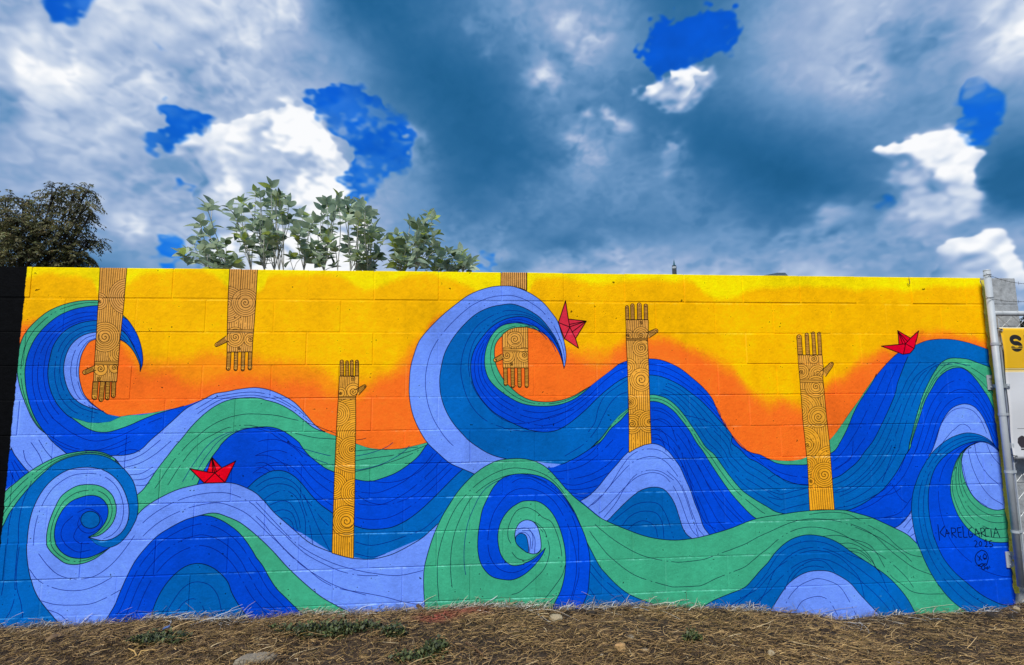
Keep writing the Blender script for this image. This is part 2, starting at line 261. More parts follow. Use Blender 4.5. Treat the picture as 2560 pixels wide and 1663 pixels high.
CURVES = dict(
 OL="t0 830,1225 920,1243 1000,1232 1100,1228 1200,1210 1330,1185 1450,1155 1580,1105 1660,1065 1750,1050 1850,1030 1979,1018 t1 100,1035 200,1075 300,1135 380,1220 460,1310 530,1360 620,1395 780,1455 870,1485 1000,1500 1100,1495 1200,1475 1325,1443",
 # curl A
 A_out="t0 1083,893 1100,840 1103,790 1090,700 1060,610 1020,540 985,492 945,455 900,410 850,370 800,350 755,344 700,343 600,350 480,380 370,430 270,510 200,590 155,690 140,800 133,900 145,980 165,1060 205,1160 245,1250 300,1330 352,1372",
 A_gin="t0 985,492 945,470 900,432 850,405 755,385 680,390 560,415 450,465 350,545 270,640 215,760 193,870 195,980 210,1080 240,1180 280,1270 330,1345 352,1372",
 A_bd="t0 1083,893 1085,830 1060,760 1020,680 980,612 935,572 880,530 830,508 755,500 680,505 600,525 520,565 460,620 410,700 385,790 370,880 372,960 390,1040 420,1110 470,1180 540,1245 600,1263 680,1288 760,1292 850,1282 932,1243",
 A_dl="t0 975,672 925,640 860,605 800,590 740,590 680,600 620,625 560,675 520,740 495,830 493,900 505,970 530,1040 570,1100 640,1150 720,1180 800,1200",
 A_in="t0 1083,893 1078,840 1050,770 1010,710 960,665 925,648 860,632 800,630 735,645 690,665 650,720 625,780 612,860 612,930 625,1000 650,1070 700,1130 760,1180 830,1225",
 A_low="t0 352,1372 400,1430 470,1490 540,1540 b0 600,105 720,118 850,122 900,120 960,118 1040,100 1100,65 1160,5 t0 1250,1350 1350,1260 1440,1180 1530,1130 1600,1096",
 A_g2="t0 545,1245 600,1285 650,1320 740,1358 830,1362 900,1345 1000,1310 1100,1265 1200,1225 1300,1195 1420,1160",
 A_left="t0 -60,1372 85,1500 b0 85,60 110,110 150,165 190,215 220,248",
 A_outG="t0 985,492 945,455 900,410 850,370 800,350 755,344 700,343 600,350 480,380 370,430 270,510 200,590 155,690 140,800 133,900 145,980 165,1060 205,1160 245,1250 300,1330 352,1372",
 A_inL="t0 985,678 960,665 925,648 860,632 800,630 735,645 690,665 650,720 625,780 612,860 612,930 625,1000 650,1070 700,1130 760,1180 830,1225",
 # swirl C
 C_gout="b0 30,415 55,385 120,330 200,265 300,200 400,148 500,112 600,92 700,85 780,93 850,120 900,155 930,195",
 C_gin="b0 10,690 30,650 70,570 110,510 170,430 250,340 330,260 400,200 480,155 560,128 650,112 740,112 820,130 880,160 930,195",
 C_dout="b0 930,195 990,260 1030,320 1055,400 1068,500 1060,590 1030,660 980,740 920,800 850,830 800,828 750,810 710,780 680,753",
 C_din="b0 680,753 740,770 790,780 850,770 910,740 960,690 990,620 997,530 975,430 930,340 870,275 790,230 700,212 600,216 520,235 440,280 370,340 310,420 260,520 230,620 213,730 207,850 215,950 235,1060 260,1150 300,1230 360,1310 430,1390 480,1435 540,1500",
 C_g2out="b0 680,753 760,740 820,700 870,640 895,570 895,500 870,430 820,380 760,352 680,345 600,355 530,390 470,440 430,510 395,590 370,670 357,760 365,820 400,870 450,915 500,950 560,963 640,955 720,925 790,880 850,832",
 C_g2in="b0 680,753 740,720 790,670 825,610 835,550 825,500 790,455 740,432 680,430 620,445 560,470 500,520 460,580 430,650 418,740 430,800 470,860 530,900 600,915 680,910 750,885 850,832",
 # middle wave (green crest)
 M_gout="b0 1062,425 1110,380 1160,310 1220,220 1290,130 1360,40 t0 1390,1430 1480,1320 1560,1240 1650,1170 1750,1120 1850,1100 1979,1097 t1 80,1115 180,1145 280,1200 370,1270 450,1330 530,1362",
 M_gin="b0 1525,345 1545,300 1580,230 1640,130 1700,50 t0 1700,1470 1780,1390 1870,1345 1979,1325 t1 100,1322 180,1340 260,1385 340,1450 b1 340,30 400,110 470,170 540,220 610,250 690,282 770,305 850,318 900,318 980,295 1080,255 1180,190 1260,120 1310,50 1335,22",
 M_bd="b0 1900,385 1940,345 1979,310 b1 60,270 110,245 160,236 230,245 300,285 360,345 430,430 500,500 590,565 680,625 765,665 850,688 950,690 1050,675 1150,630 1250,560 1350,470 1450,370 1540,280 1600,225",
 # low periwinkle wave
 P_top="b0 1062,580 1110,530 1180,480 1270,430 1370,385 1480,355 1590,335 1700,330 1800,335 1880,360 1979,412 b1 60,470 140,560 230,640 300,700 380,770 440,810 520,845 585,868 700,905 800,920 880,922 960,910 1060,880 1180,820 1280,760 1350,700 1405,648",
 H_out="b0 740,1510 800,1420 850,1340 890,1270 940,1150 990,1040 1050,930 1130,830 1220,740 1330,670 1440,615 1550,582",
 H_gout="b0 1550,582 1620,567 1680,568 1760,595 1840,630 1900,670 1979,735 b1 60,790 140,870 220,960 300,1040 400,1130 500,1210 600,1270 690,1315 760,1355 820,1400",
 H_gin="b0 1550,582 1630,590 1710,620 1790,670 1850,720 1900,780 1960,870 1979,905 b1 50,970 100,1060 160,1150 230,1220 300,1290 350,1335 420,1390",
 H_d="b0 1150,1460 1165,1400 1185,1310 1220,1220 1280,1120 1350,1040 1430,980 1500,957 1560,957 1640,985 1700,1030 1760,1100 1790,1180 1840,1270 1910,1365 1970,1430",
 # centre curl E
 E_out="b1 1685,262 1600,225 1500,180 1400,95 1325,22 t1 1260,1340 1210,1220 1185,1080 1185,980 1195,860 1225,750 1260,660 1330,570 1440,460 1550,370 1650,300 1760,255 1850,235 1930,232 1979,235 t2 80,260 160,300 240,360 300,430 350,500 380,590 405,670 418,760 413,830 402,870",
 E_ld="b1 1940,148 1850,125 1780,95 1700,45 1640,0 t1 1600,1380 1530,1300 1470,1200 1430,1080 1420,960 1430,870 1460,750 1520,640 1600,540 1700,450 1800,400 1900,378 1979,372 t2 80,395 150,430 220,480 280,550 340,640 380,740 402,868",
 E_db="t2 895,930 820,970 740,1030 660,1100 580,1180 500,1250 420,1310 340,1350 260,1362 200,1358 100,1335 0,1290 t1 1920,1260 1840,1210 1760,1130 1700,1040 1670,960 1660,870 1665,800 1690,720 1740,640 1820,550 1900,500 1979,475 t2 80,470 150,490 230,540 300,610 350,690 385,780 402,868",
 E_bg="t2 610,1005 560,1050 500,1095 430,1130 340,1155 240,1162 140,1155 60,1135 0,1105 t1 1910,1060 1850,1010 1800,950 1772,870 1768,780 1790,680 1840,590 1900,540 1979,520 t2 60,517 130,530 190,553 218,582",
 E_in="t2 610,1005 540,1045 480,1080 400,1110 300,1128 200,1125 130,1110 60,1075 0,1025 t1 1925,970 1885,910 1855,840 1843,760 1850,690 1880,640 1925,600 1979,565 t2 50,553 100,550 150,560 220,585 280,630 330,690 365,750 390,820 402,868",
 E_inG="t2 610,1005 540,1045 480,1080 400,1110 300,1128 200,1125 130,1110 60,1075 0,1025 t1 1925,970 1885,910 1855,840 1843,760 1850,690 1880,640 1925,600 1979,565 t2 50,553 100,550 150,560 220,585",
 E_low="b1 1940,148 1979,146 b2 180,165 260,178 380,188 460,155 540,110 610,62 660,10",
 # right half skyline
 OR="t2 610,1005 680,950 760,890 830,835 890,812 975,797 1060,795 1130,800 1200,820 1300,870 1390,940 1480,1020 1545,1100 1590,1200 1640,1300 1700,1390 1780,1480 1850,1520 b2 1920,115 1979,145 b3 80,160 170,163 260,150 380,90 475,5 t3 540,1350 620,1230 700,1120 790,990 850,910 920,830 1000,755 1045,735 1140,690 1230,655 1350,643 1450,650 1560,675 1650,705 1760,745",
 R_bd="t2 895,930 975,920 1065,920 1140,930 1200,950 1300,1000 1370,1050 1450,1110 1530,1190 1620,1290 1700,1385 b2 1700,20 1760,70 1830,140 1900,175 1979,228 b3 50,265 130,310 200,335 310,350 400,338 500,300 560,275 620,230 690,170 750,90 815,5 t3 880,1300 940,1170 985,1060 1000,990 1040,880 1080,780",
 R_gs="b3 -60,140 0,150 60,178 120,190 200,192 300,190 400,152 490,100 t3 520,1500 570,1420 620,1320 650,1240 700,1140 760,1050 810,970 838,912",
 G4_up="t2 612,1486 650,1450 700,1390 760,1310 830,1230 895,1180 980,1115 1070,1075 1130,1080 1200,1105 1270,1160 1330,1230 1380,1300 1440,1390 1500,1480 b2 1560,110 1640,220 1700,300 1780,390 1870,455 1979,520 b3 60,555 130,572",
 G4_lo="t2 612,1486 690,1430 760,1340 840,1270 895,1210 980,1155 1070,1125 1130,1130 1190,1155 1250,1200 1310,1270 1370,1350 1430,1450 b2 1470,80 1540,190 1620,310 1700,420 1780,510 1850,580 1890,610",
 LH="b2 530,470 590,435 660,370 740,270 810,190 870,120 930,70 1000,40 1080,28 1140,40 1200,80 1250,140 1300,210 1340,300 1380,390 1410,480 1450,580 1480,670 1520,725 1550,760",
 DH="b2 700,640 740,620 800,560 870,490 950,420 1020,380 1100,365 1170,380 1220,430 1260,500 1290,590 1320,680 1350,730 1395,765 1420,790",
 G3_top="b2 410,370 480,440 580,520 680,600 760,640 880,690 1000,735 1100,760 1250,775 1390,763 1480,745 1600,712 1700,680 1800,640 1890,610 1979,592 b3 100,577 200,560 320,547 420,542 510,540 600,545 700,570 800,600 880,635 980,682 1080,735 1150,800",
 G3_lo="b2 540,680 570,770 620,870 680,980 740,1050 820,1130 900,1190 1000,1235 1100,1272 1200,1310",
 DR="b2 1430,1310 1475,1290 1560,1240 1680,1190 1800,1140 1860,1080 1920,1010 1979,948 b3 50,880 120,810 200,760 300,735 400,742 480,765 560,805 650,870 750,935 850,1000 930,1060 1010,1140 1080,1230 1135,1330 1170,1400",
 LR="b3 -15,1370 25,1310 80,1220 120,1160 160,1110 230,1055 310,1020 400,1010 480,1018 560,1055 640,1110 700,1180 760,1245 860,1350 910,1410",
 # right wave
 G2_out="t3 1760,880 1700,855 1620,825 1550,800 1470,790 1400,793 1340,825 1290,890 1240,980 1200,1070 1170,1160 1140,1260 1120,1340 1090,1460 b3 1085,80 1060,125",
 G2_in="t3 1770,1240 1728,1150 1700,1090 1660,1030 1610,960 1560,905 1500,868 1450,865 1390,885 1320,940 1270,1020 1220,1110 1180,1220 1145,1330 1110,1440 b3 1100,60 1060,125",
 R_db="b3 1060,125 1010,220 950,310 880,390 800,450 720,500 640,535 600,545",
 RL="t3 1240,1546 1260,1520 1300,1420 1330,1320 1370,1240 1420,1180 1480,1150 1540,1145 1600,1170 1650,1230 1700,1330 1735,1430 1768,1500",
 RW="b3 1120,540 1110,545 1090,580 1050,630 1000,670 975,680",
 # right curl F
 F_out="b3 1790,85 1768,65 t3 1720,1430 1640,1385 1540,1368 1450,1390 1380,1425 1310,1480 1260,1532 b3 1220,170 1170,260 1140,340 1118,430 1110,540 1120,640 1140,740 1170,830 1210,930 1260,1030 1310,1110 1370,1190 1440,1260 1540,1335 1620,1400",
 F_din="b3 1790,85 1768,60 1700,20 1640,8 1560,20 1480,50 1400,100 1340,150 1290,220 1255,320 1240,430 1245,560 1270,700 1310,820 1360,920 1440,1020 1530,1100 1640,1190 1740,1245 1820,1275 1925,1278",
 F_gout="b3 1640,15 1560,42 1500,90 1460,150 1430,230 1413,320 1415,420 1440,510 1480,600 1540,680 1610,740 1690,780 1780,793 1890,790",
 F_gin="b3 1560,42 1520,85 1500,130 1495,180 1505,260 1535,350 1580,430 1640,490 1700,525 1770,543 1840,530",
 F_lt="b3 1560,42 1620,18 1680,20 1740,50 1800,105",
 # centre swirl S
 S_left="b1 1310,1400 1305,1290 1297,1150 1300,1000 1330,870 1380,720 1440,590 1500,490 1560,400 1630,320 1700,255 1780,200 1870,160 1979,145 b2 80,145 160,160 230,190 290,235 350,300 410,370",
 S_ring="b2 258,836 240,880 200,940 150,995 80,1050 0,1082 b1 1900,1078 1830,1060 1780,1020 1740,960 1718,880 1715,760 1730,640 1750,540 1790,450 1840,360 1900,300 1979,270 b2 80,262 160,268 240,290 310,330 370,390 430,470 480,550 530,660 570,760 595,860 603,950 597,1060 585,1180 545,1285 510,1400",
 S_rin="b2 280,1400 325,1270 370,1180 400,1080 415,950 410,850 390,750 360,660 320,580 270,520 210,480 150,470 80,475 30,500 b1 1979,520 1930,570 1890,640 1870,730 1875,820 1895,890 1930,940 1979,970 b2 60,968 120,945 180,910 230,865 258,836",
 S_eye="b2 112,868 60,830 28,780 22,740 30,690 60,640 110,618 160,630 195,670 215,730 225,800 220,850 190,878 150,880 112,868",
 S_eyed="b2 26,782 32,745 70,722 105,738 122,790 124,872 80,845 40,810 26,782",
)
# fills, back to front:  colour: curves (a minus sign runs a curve backwards; raw text is used as it stands)
L,B,D,G='L','B','D','G'
FILLS=[
 (L,"t0 40,900 134,900 250,1250 540,1300 +OL b1 1500,200 1500,1500 b0 -400,1500","OL"),
 (B,"+A_out +A_low t0 1450,1155 1200,1210 1000,1232 920,1243 830,1225 -A_in",""),
 (D,"+A_bd t0 932,1243 -A_in",""),
 (L,"+A_dl t0 830,1225 -A_inL",""),
 (G,"+A_outG -A_gin","A_out A_gin A_bd A_dl A_in A_low"),
 (G,"+A_g2 t0 1330,1185 1200,1210 1100,1228 1000,1232 932,1243 850,1282 760,1292 680,1288 600,1263","A_g2"),
 (B,"+A_left b0 60,372 -200,500 -200,0","A_left"),
 (G,"+M_gout t1 530,1360 620,1395 780,1455 870,1485 1000,1500 1100,1495 1200,1475 1325,1443 -M_gin b0 1480,355 1270,430 1110,530 1068,575 1062,425","M_gout"),
 (B,"+M_gin b1 1400,95 1500,180 1600,225 1685,262 1405,648 900,922 300,700 0,420 b0 1800,335","M_gin"),
 (D,"+M_bd b1 1685,262 1720,300 1405,648 1280,760 880,930 585,870 230,640 0,425 b0 1979,425","M_bd"),
 (L,"+P_top b1 1405,648 1500,900 1400,1500 b0 500,1500 850,832","P_top"),
 (L,"+C_din b0 800,1420 1130,830",""),
 (B,"+H_out +H_gin b1 350,1500 b0 740,1500",""),
 (G,"+H_gout -H_gin","H_out H_gout H_gin"),
 (D,"+H_d b0 1970,1500 1150,1500","H_d"),
 (G,"+C_gout -C_gin b0 -200,700 -200,500",""),
 (D,"+C_gin +C_dout +C_din b0 540,1560 -300,1560 -300,700","C_gout C_gin C_dout C_din"),
 (G,"+C_g2out -C_g2in",""),
 (B,"+C_g2in b0 850,832 800,828 750,810 710,780 680,753","C_g2out C_g2in"),
 (D,"circle b0 697,618 74,66",""),
 # right half
 (B,"+OR t3 1900,800 b3 2000,1500 b2 0,1500 t2 0,1300 420,1130","OR"),
 (B,"+G4_lo b2 1890,640 1400,800 500,500 260,200 380,188 460,155 540,110 610,62",""),
 (D,"+R_bd t3 1090,770 1140,690 1230,655 1350,643 1450,650 1560,675 1650,705 1760,745 1760,880 +G2_out +R_db b3 500,560 100,590 -G4_up t2 1070,1000","R_bd"),
 (G,"+G4_up b3 130,590 -100,620 b2 1890,620 -G4_lo","G4_up G4_lo"),
 (G,"+R_gs t3 838,912 790,990 700,1120 620,1230 540,1350 b3 475,5 380,90 260,150 170,163 80,160","R_gs"),
 (G,"+G2_out -G2_in",""),
 (B,"+G2_in +R_db b3 500,560 700,600 1150,900 1500,900 1900,500","G2_out G2_in R_db"),
 (L,"+RL b3 1800,100 1265,140","RL"),
 (L,"+RW b3 975,720 1150,850","RW"),
 (L,"+LH b2 1400,850 800,700","LH"),
 (D,"+DH b2 1000,800","DH"),
 (L,"+E_out t2 402,868 -E_ld b1 1940,148",""),
 (D,"+E_ld -E_db t2 895,1180 830,1230 760,1310 700,1390 650,1450 612,1486 b2 660,10 -E_low",""),
 (B,"+E_db t2 402,868 -E_in t2 610,1005 760,890 890,812 940,860",""),
 (G,"+E_bg -E_inG","E_ld E_db E_bg E_in E_out E_low"),
 (L,"b2 180,165 260,178 380,188 320,212 250,215",""),
 (G,"+S_left +G3_top b3 1250,1000 1700,1450 b1 1310,1450","S_left G3_top"),
 (D,"+G3_lo b2 1200,1400 500,1400 560,1200 603,950 597,880","G3_lo"),
 (D,"+DR b3 1170,1450 b2 1400,1450","DR"),
 (L,"+LR b3 910,1450 -15,1450","LR"),
 (B,"+S_ring b2 510,1500 280,1500 +S_rin","S_ring S_rin"),
 (L,"+S_eye","S_eye"),
 (D,"+S_eyed","S_eyed"),
 (D,"+F_out b3 1700,1500 2100,1400 2000,1280 -F_din","F_out"),
 (B,"+F_din b3 2000,1280 1950,790 -F_gout b3 1700,20","F_din"),
 (G,"+F_gout b3 1900,790 1840,530 -F_gin",""),
 (L,"+F_gin b3 1860,500 1830,130 -F_lt","F_gout F_gin F_lt"),
]

# flow lines: (curve, curve, fractions); 'x~' runs backwards, a+b joins, c[a:b] is a stretch of it
FLOWS=[("A_out[.25:1]","A_gin",".45"),("A_gin","A_bd[.05:.78]",".3 .55 .8"),("A_bd[.1:.9]","A_dl",".4 .75"),("A_dl","A_in[.2:1]",".45 .85"),
("C_gout","C_gin",".3 .65"),("C_din[.05:.72]","C_g2out[0:.7]",".35"),("C_g2out","C_g2in",".5"),("C_gin+C_dout","C_gin+C_din~",""),
("M_gout","M_gin",".22 .45 .7 .86"),("P_top[0:.85]","H_out[.55:1]+H_gout",".33 .66"),("H_out+H_gin","H_d",".18 .4 .62"),
("M_gin[.3:1]","M_bd",".25 .5 .8"),("OL[.25:.6]","M_gout[.4:.97]",".4 .7"),
("E_out[.12:1]","E_ld[.08:1]",".5"),("E_ld~","E_db~",".33 .62"),("E_db[.05:1]","E_bg[.05:1]",".25 .5 .75"),("E_bg","E_in[0:.75]",".5"),
("OR[.08:.4]","R_bd[0:.5]",".35 .7"),("R_bd[.1:.5]","G4_up[.32:1]",".2 .4 .6 .82"),("G4_up","G4_lo",".5"),("G4_lo[.32:1]","LH[.4:1]",".2 .42 .66 .86"),
("LH","DH",".3 .66"),("G3_top[.1:1]","G3_lo+DR",".33 .68"),("DR","LR",".35 .66"),("S_left","S_ring[.22:.8]",".25 .5 .74"),("S_ring","S_rin~",".5"),
("G2_out","G2_in",".33 .66"),("R_gs[.45:1]","R_bd[.62:1]",".35 .7"),("R_bd[.6:1]","R_db~+G2_out~",".17 .36 .55 .76"),("G2_in~","RL",".3 .55 .78"),
("R_db~","F_out[.35:.62]",".3 .6"),("F_out","F_din[0:.95]",".38 .7"),("F_din[.05:1]","F_gout",".45"),("F_gout","F_gin",".15 .4 .6 .8")]
STROKES=["b0 100,520 70,640 60,740","b0 60,760 45,900 30,1080 10,1200","b0 240,330 180,470 145,640 140,800 130,900 115,1100 110,1220 80,1320 30,1400","b0 150,830 130,1000 130,1150 160,1260 175,1380",
"b0 230,1000 300,1090 400,1140 520,1165 640,1160 760,1120 860,1065","b0 300,1240 420,1272 560,1278 700,1268 820,1220 930,1160","b0 370,1315 450,1345 520,1400","b0 300,880 370,970 450,1040 580,1077 720,1057 830,990 930,890 1040,740",
"b0 1360,1345 1400,1280 1450,1238 1500,1230 1550,1260 1580,1320","b0 1270,1360 1330,1260 1410,1150 1480,1105 1550,1100 1620,1125 1680,1200 1715,1340",
"b0 640,640 590,690 570,760 620,800 690,800","b0 560,590 490,660 470,740 510,810 600,865 700,850","b0 600,560 680,530 760,570 790,640 760,700","b0 615,600 600,660 640,710 700,720 760,690",
"b0 180,80 200,160 250,220","b0 300,0 350,80 400,140","b0 110,160 150,220 190,270","b0 90,170 120,240 150,300","b0 75,230 100,290 120,330","b0 240,20 300,110 330,180",
"b0 890,165 980,160 1100,110 1180,50 1240,0","b0 960,215 1080,180 1200,110 1320,10","b0 1000,270 1090,260 1180,210","b0 1030,310 1120,300 1200,250","b0 1050,350 1120,350 1160,330",
"b0 900,120 960,85 1040,75 1080,90","b0 420,10 500,60 620,90 720,95","b0 660,80 800,80 900,60 1010,10","t0 370,1380 470,1440 600,1490 750,1500 900,1450 1000,1400","t0 400,1250 560,1370 720,1430 900,1400 1080,1320 1250,1250",
"b1 0,180 60,175 120,210 150,240","b1 0,215 60,215 110,245","b1 0,120 80,120 170,155 230,200 255,240","b1 0,255 50,255 80,270","b1 0,360 80,310 180,290 260,310 330,370 370,440 440,520 500,600 560,660",
"b1 20,400 100,350 200,340 290,370 340,430 370,520 410,640 440,810","b1 60,460 150,405 240,395 310,440 350,520 380,620 380,760","b1 105,505 180,475 250,480 300,540 335,630 345,720","b1 140,555 210,540 270,560 300,610 320,690","b1 190,605 240,605 280,640 290,690","b1 370,420 430,560 500,720 575,865",
"b1 770,790 880,815 1000,795 1150,745 1290,690 1440,560","b1 770,880 900,905 1000,880","b1 790,430 870,480 970,498 1100,480 1230,420 1350,320 1500,180","b1 880,315 1000,330 1130,310 1280,230 1400,100","b1 770,160 900,140 1050,120 1200,85 1320,40","b1 770,85 900,75 1100,70 1250,55","b1 770,245 900,215 1010,180 1130,140 1280,70",
"b1 0,590 60,650 130,740 180,800 280,900 400,1000 520,1095 650,1150 820,1180 1000,1215 1130,1250 1300,1280","b1 0,480 90,575 180,670 290,780 420,870 600,955 750,1000 900,1030 1100,1048 1290,1010",
"b2 280,250 400,240 540,200 660,120 780,0","b2 330,300 460,300 600,270 740,190 860,60","b2 390,335 480,350 600,320 760,250","b2 410,380 500,385 600,370 660,355","b2 460,410 530,420 600,410","b2 490,435 540,445 580,440",
"b2 1310,100 1370,300 1430,500 1500,640 1600,700","b2 1360,0 1440,200 1540,380 1660,520 1780,640","b2 1250,60 1310,180 1380,360 1450,540","b2 590,520 690,430 760,350 840,220 910,130 980,85 1070,70 1150,85 1250,160",
"b2 1200,240 1290,330 1340,440 1380,560 1440,740","b2 710,600 800,490 880,360 960,270 1050,235 1150,245 1250,310","b2 850,665 900,600 970,560 1050,550 1120,570 1160,640 1175,760","b2 900,690 950,645 1010,625 1070,640 1110,680 1125,750","b2 780,625 860,560 950,500 1050,480 1130,495 1180,560 1220,660 1250,765",
"b2 0,600 40,545 110,522 180,550 240,600 300,630 345,720 380,850 385,960 370,1000","b2 170,635 230,700 270,760 290,840 280,920 245,1000 160,1090 50,1180 0,1195","b2 0,870 40,915 110,930 170,905 230,850","b2 410,970 390,1040 330,1130 245,1240","b1 1979,600 1950,680 1950,760 1970,800",
"b2 0,330 60,300 140,300 230,345 320,400 400,480 470,600 510,740 515,900 515,1050 480,1180 460,1270","b2 30,700 80,680 130,690 160,740 150,870","b2 50,720 100,715 140,760 135,870","b2 80,700 140,705 175,760 175,875","b2 140,620 200,650 250,700 270,750",
"b2 605,1020 680,1110 760,1190 830,1250","b2 610,960 700,1070 830,1180 900,1260","b2 600,1150 640,1210 670,1270","b2 1720,1290 1830,1190 1930,1080 1979,1020","b2 1870,1310 1920,1240 1979,1130",
"b3 110,1340 160,1220 240,1130 330,1085 380,1072 470,1090 550,1130 620,1230 680,1350","b3 215,1320 260,1250 330,1218 400,1210 470,1240 510,1300 540,1360","b3 0,1120 60,1000 140,940 230,885 330,858 450,865 560,915 640,990 700,1060 735,1170 745,1220","b3 0,1010 90,880 200,810 330,782 450,800 560,850 640,890 740,930 850,1010 920,1150 990,1330","b3 130,1160 180,1040 260,970 350,932 430,940 490,990 520,1030","b3 180,1080 260,1000 350,975 430,985",
"b3 430,745 540,738 660,770 780,810 850,890 900,980 960,1060 1040,1120 1110,1170 1200,1190 1360,1190","b3 560,800 640,800 730,840 800,920 830,980","b3 600,835 690,845 780,910 850,1010","b3 630,860 720,880 810,960 880,1040","b3 320,575 440,560 520,560 620,575 760,650 900,730 1010,830 1100,885 1190,905","b3 640,650 740,690 830,745 940,850 1030,920 1130,990 1270,1045",
"b3 1545,70 1575,200 1640,340 1720,440 1815,500","b3 1595,30 1620,140 1700,270 1790,350","b3 1500,190 1545,360 1600,450 1690,515","b3 1690,30 1730,120 1790,190","t3 1300,1546 1340,1460 1400,1380 1440,1340 1500,1300 1550,1320 1580,1370","t3 1280,1450 1340,1300 1420,1200 1500,1175 1580,1195 1640,1260 1690,1370","b3 1110,450 1020,560 900,600 840,605","b3 1030,640 1110,560","b3 1050,680 1115,600","b3 1080,720 1125,660","b3 1100,745 1140,720",
"b3 0,300 60,270 150,330 310,345","b3 0,390 100,420 200,395 315,370","b3 0,440 90,460 200,440 320,410","b3 0,200 90,250 200,280 310,290","b3 100,545 200,515 320,490","b3 500,410 600,390 720,310 830,200 950,0","b3 520,530 660,500 780,450 900,380 1000,270 1060,130","b3 880,330 940,170 1000,0","b3 520,220 640,140 660,0","b3 650,560 800,500 900,430 1040,290 1120,130 1170,0",
"t2 1070,1175 1150,1180 1230,1230 1300,1300","t2 1080,1275 1160,1260 1220,1300 1260,1400 1300,1500","t2 1080,1345 1140,1340 1190,1390 1220,1500","t2 1080,1385 1120,1380 1160,1420 1190,1510","t2 1090,1425 1140,1420 1180,1470","t2 890,860 800,900 700,980 600,1080","t2 890,960 800,1020 720,1080 670,1170 640,1290 590,1360","t2 895,1050 820,1080 760,1140 700,1250 660,1330 560,1450 410,1546","b2 700,0 600,110 470,180","t2 1330,1230 1420,1250 1530,1290 1620,1400",
]
# arms: outline, fingers (x0 y0 x1 y1 w), thumb (x0 y0 x1 y1 w0 w1), spirals (x y r rings), wrist band, hue 0..1 (top of the wall .. bottom)
ARMS=[
 dict(t='z1',poly="z1 215,30 505,30 470,430 430,800 395,1265 148,1262 150,1160 165,900 185,560 205,250",f="168,1262,155,1432,58 245,1262,224,1455,52 302,1262,292,1440,46 364,1262,358,1415,46",th="160,1118,52,1165,72,42",
   sp="205,400,22,90 265,785,66,160 222,1125,48,75 370,1112,34,60 206,1232,26,26",band="1045,1080",fan="500,350,60,190 430,960,50,130"),
 dict(t='z2',poly="z2 245,60 628,60 600,560 575,900 555,1213 205,1216 210,900 220,500",f="235,1212,224,1445,56 332,1212,326,1452,50 433,1212,424,1455,50 530,1212,522,1440,52",th="212,1030,62,1118,112,44",
   sp="460,535,75,190 320,1010,62,140 530,1045,42,90 370,1172,26,26",band="905,948",fan="210,560,60,250"),
 dict(t='z3',poly="z3 290,300 575,300 566,520 530,604 533,1000 520,1546 z4 485,200 480,600 470,1000 462,1472 340,1447 165,1395 180,900 200,300 z3 235,1300 255,900 275,600",f="325,304,325,88,58 402,304,402,92,44 470,300,472,82,46 548,300,550,86,50",th="545,545,662,452,130,44",
   sp="495,530,60,125 305,555,26,90 486,345,40,40 470,1390,52,190",band="604,640",fan="540,1180,260,560 265,860,60,180 235,1330,40,130",sp2="z4 365,955,96,215",fan2="z4 190,470,60,190 480,560,60,190"),
 dict(t='z5',poly="z5 175,805 250,745 330,720 480,714 485,1207 182,1207",f="210,1205,214,1402,46 297,1205,300,1428,44 378,1205,382,1424,44 465,1205,467,1426,44",th="180,1068,92,1112,88,46",
   sp="325,860,58,95 230,1055,46,100 436,1050,40,90 280,1166,22,22",band="975,1012",fan=""),
 dict(t='z6',poly="z6 95,230 312,230 312,330 305,420 318,700 330,1150 342,1425 270,1440 190,1475 125,1515 125,1200 112,700 100,400",f="110,232,106,108,32 160,232,158,92,36 227,232,224,86,42 290,232,287,94,36",th="305,382,384,338,80,38",
   sp="118,378,18,50 240,378,28,80 240,262,18,18 243,500,40,85 245,808,60,112 140,1025,24,70 155,1238,36,95 318,1215,26,105",band="410,428",fan="112,690,20,90 318,690,20,90 230,1180,20,80"),
 dict(t='z7',poly="z7 158,436 550,436 568,650 560,815 580,1000 600,1250 630,1546 z8 600,60 640,400 670,800 695,1150 718,1452 500,1450 335,1465 320,1200 300,750 260,350 225,30 z7 230,1350 190,850 165,570",f="195,436,176,145,78 320,436,303,110,60 428,436,406,88,54 520,436,503,95,56",th="560,745,706,582,165,56",
   sp="215,705,36,120 475,735,56,140 415,500,55,80 450,945,62,180 488,1435,76,175",band="825,876",fan="200,1330,60,340",sp2="z8 300,450,36,95 560,910,86,195 350,1015,30,60",fan2="z8 240,420,60,260 660,720,60,260 300,760,40,150"),
]
ARM_TOP="z5 158,55 470,55 470,275 380,240 270,220 155,214"
BOATS=[("s1",(238,0,30),"1035,200 1370,560 1395,600 1920,340 1530,1140 760,1160 215,620 860,745","760,1160 1150,780 1530,1140;860,745 1150,780 1395,600;1035,200 1070,770;1035,200 1210,740;1045,220 1140,780",),
 ("s2",(232,48,72),"328,215 395,655 830,705 570,1130 640,1360 300,1130 155,740","155,740 430,850 395,655;430,850 300,1130;430,850 570,1130;420,785 830,705 440,840;500,960 830,705"),
 ("s3",(232,0,45),"940,285 1480,610 1840,300 1640,1060 1460,1260 1160,1310 235,955 980,885","980,885 1270,850 1480,610;1270,850 1640,1060;1270,850 1180,1310;960,340 1150,870;970,350 1270,850;980,360 1360,760")]
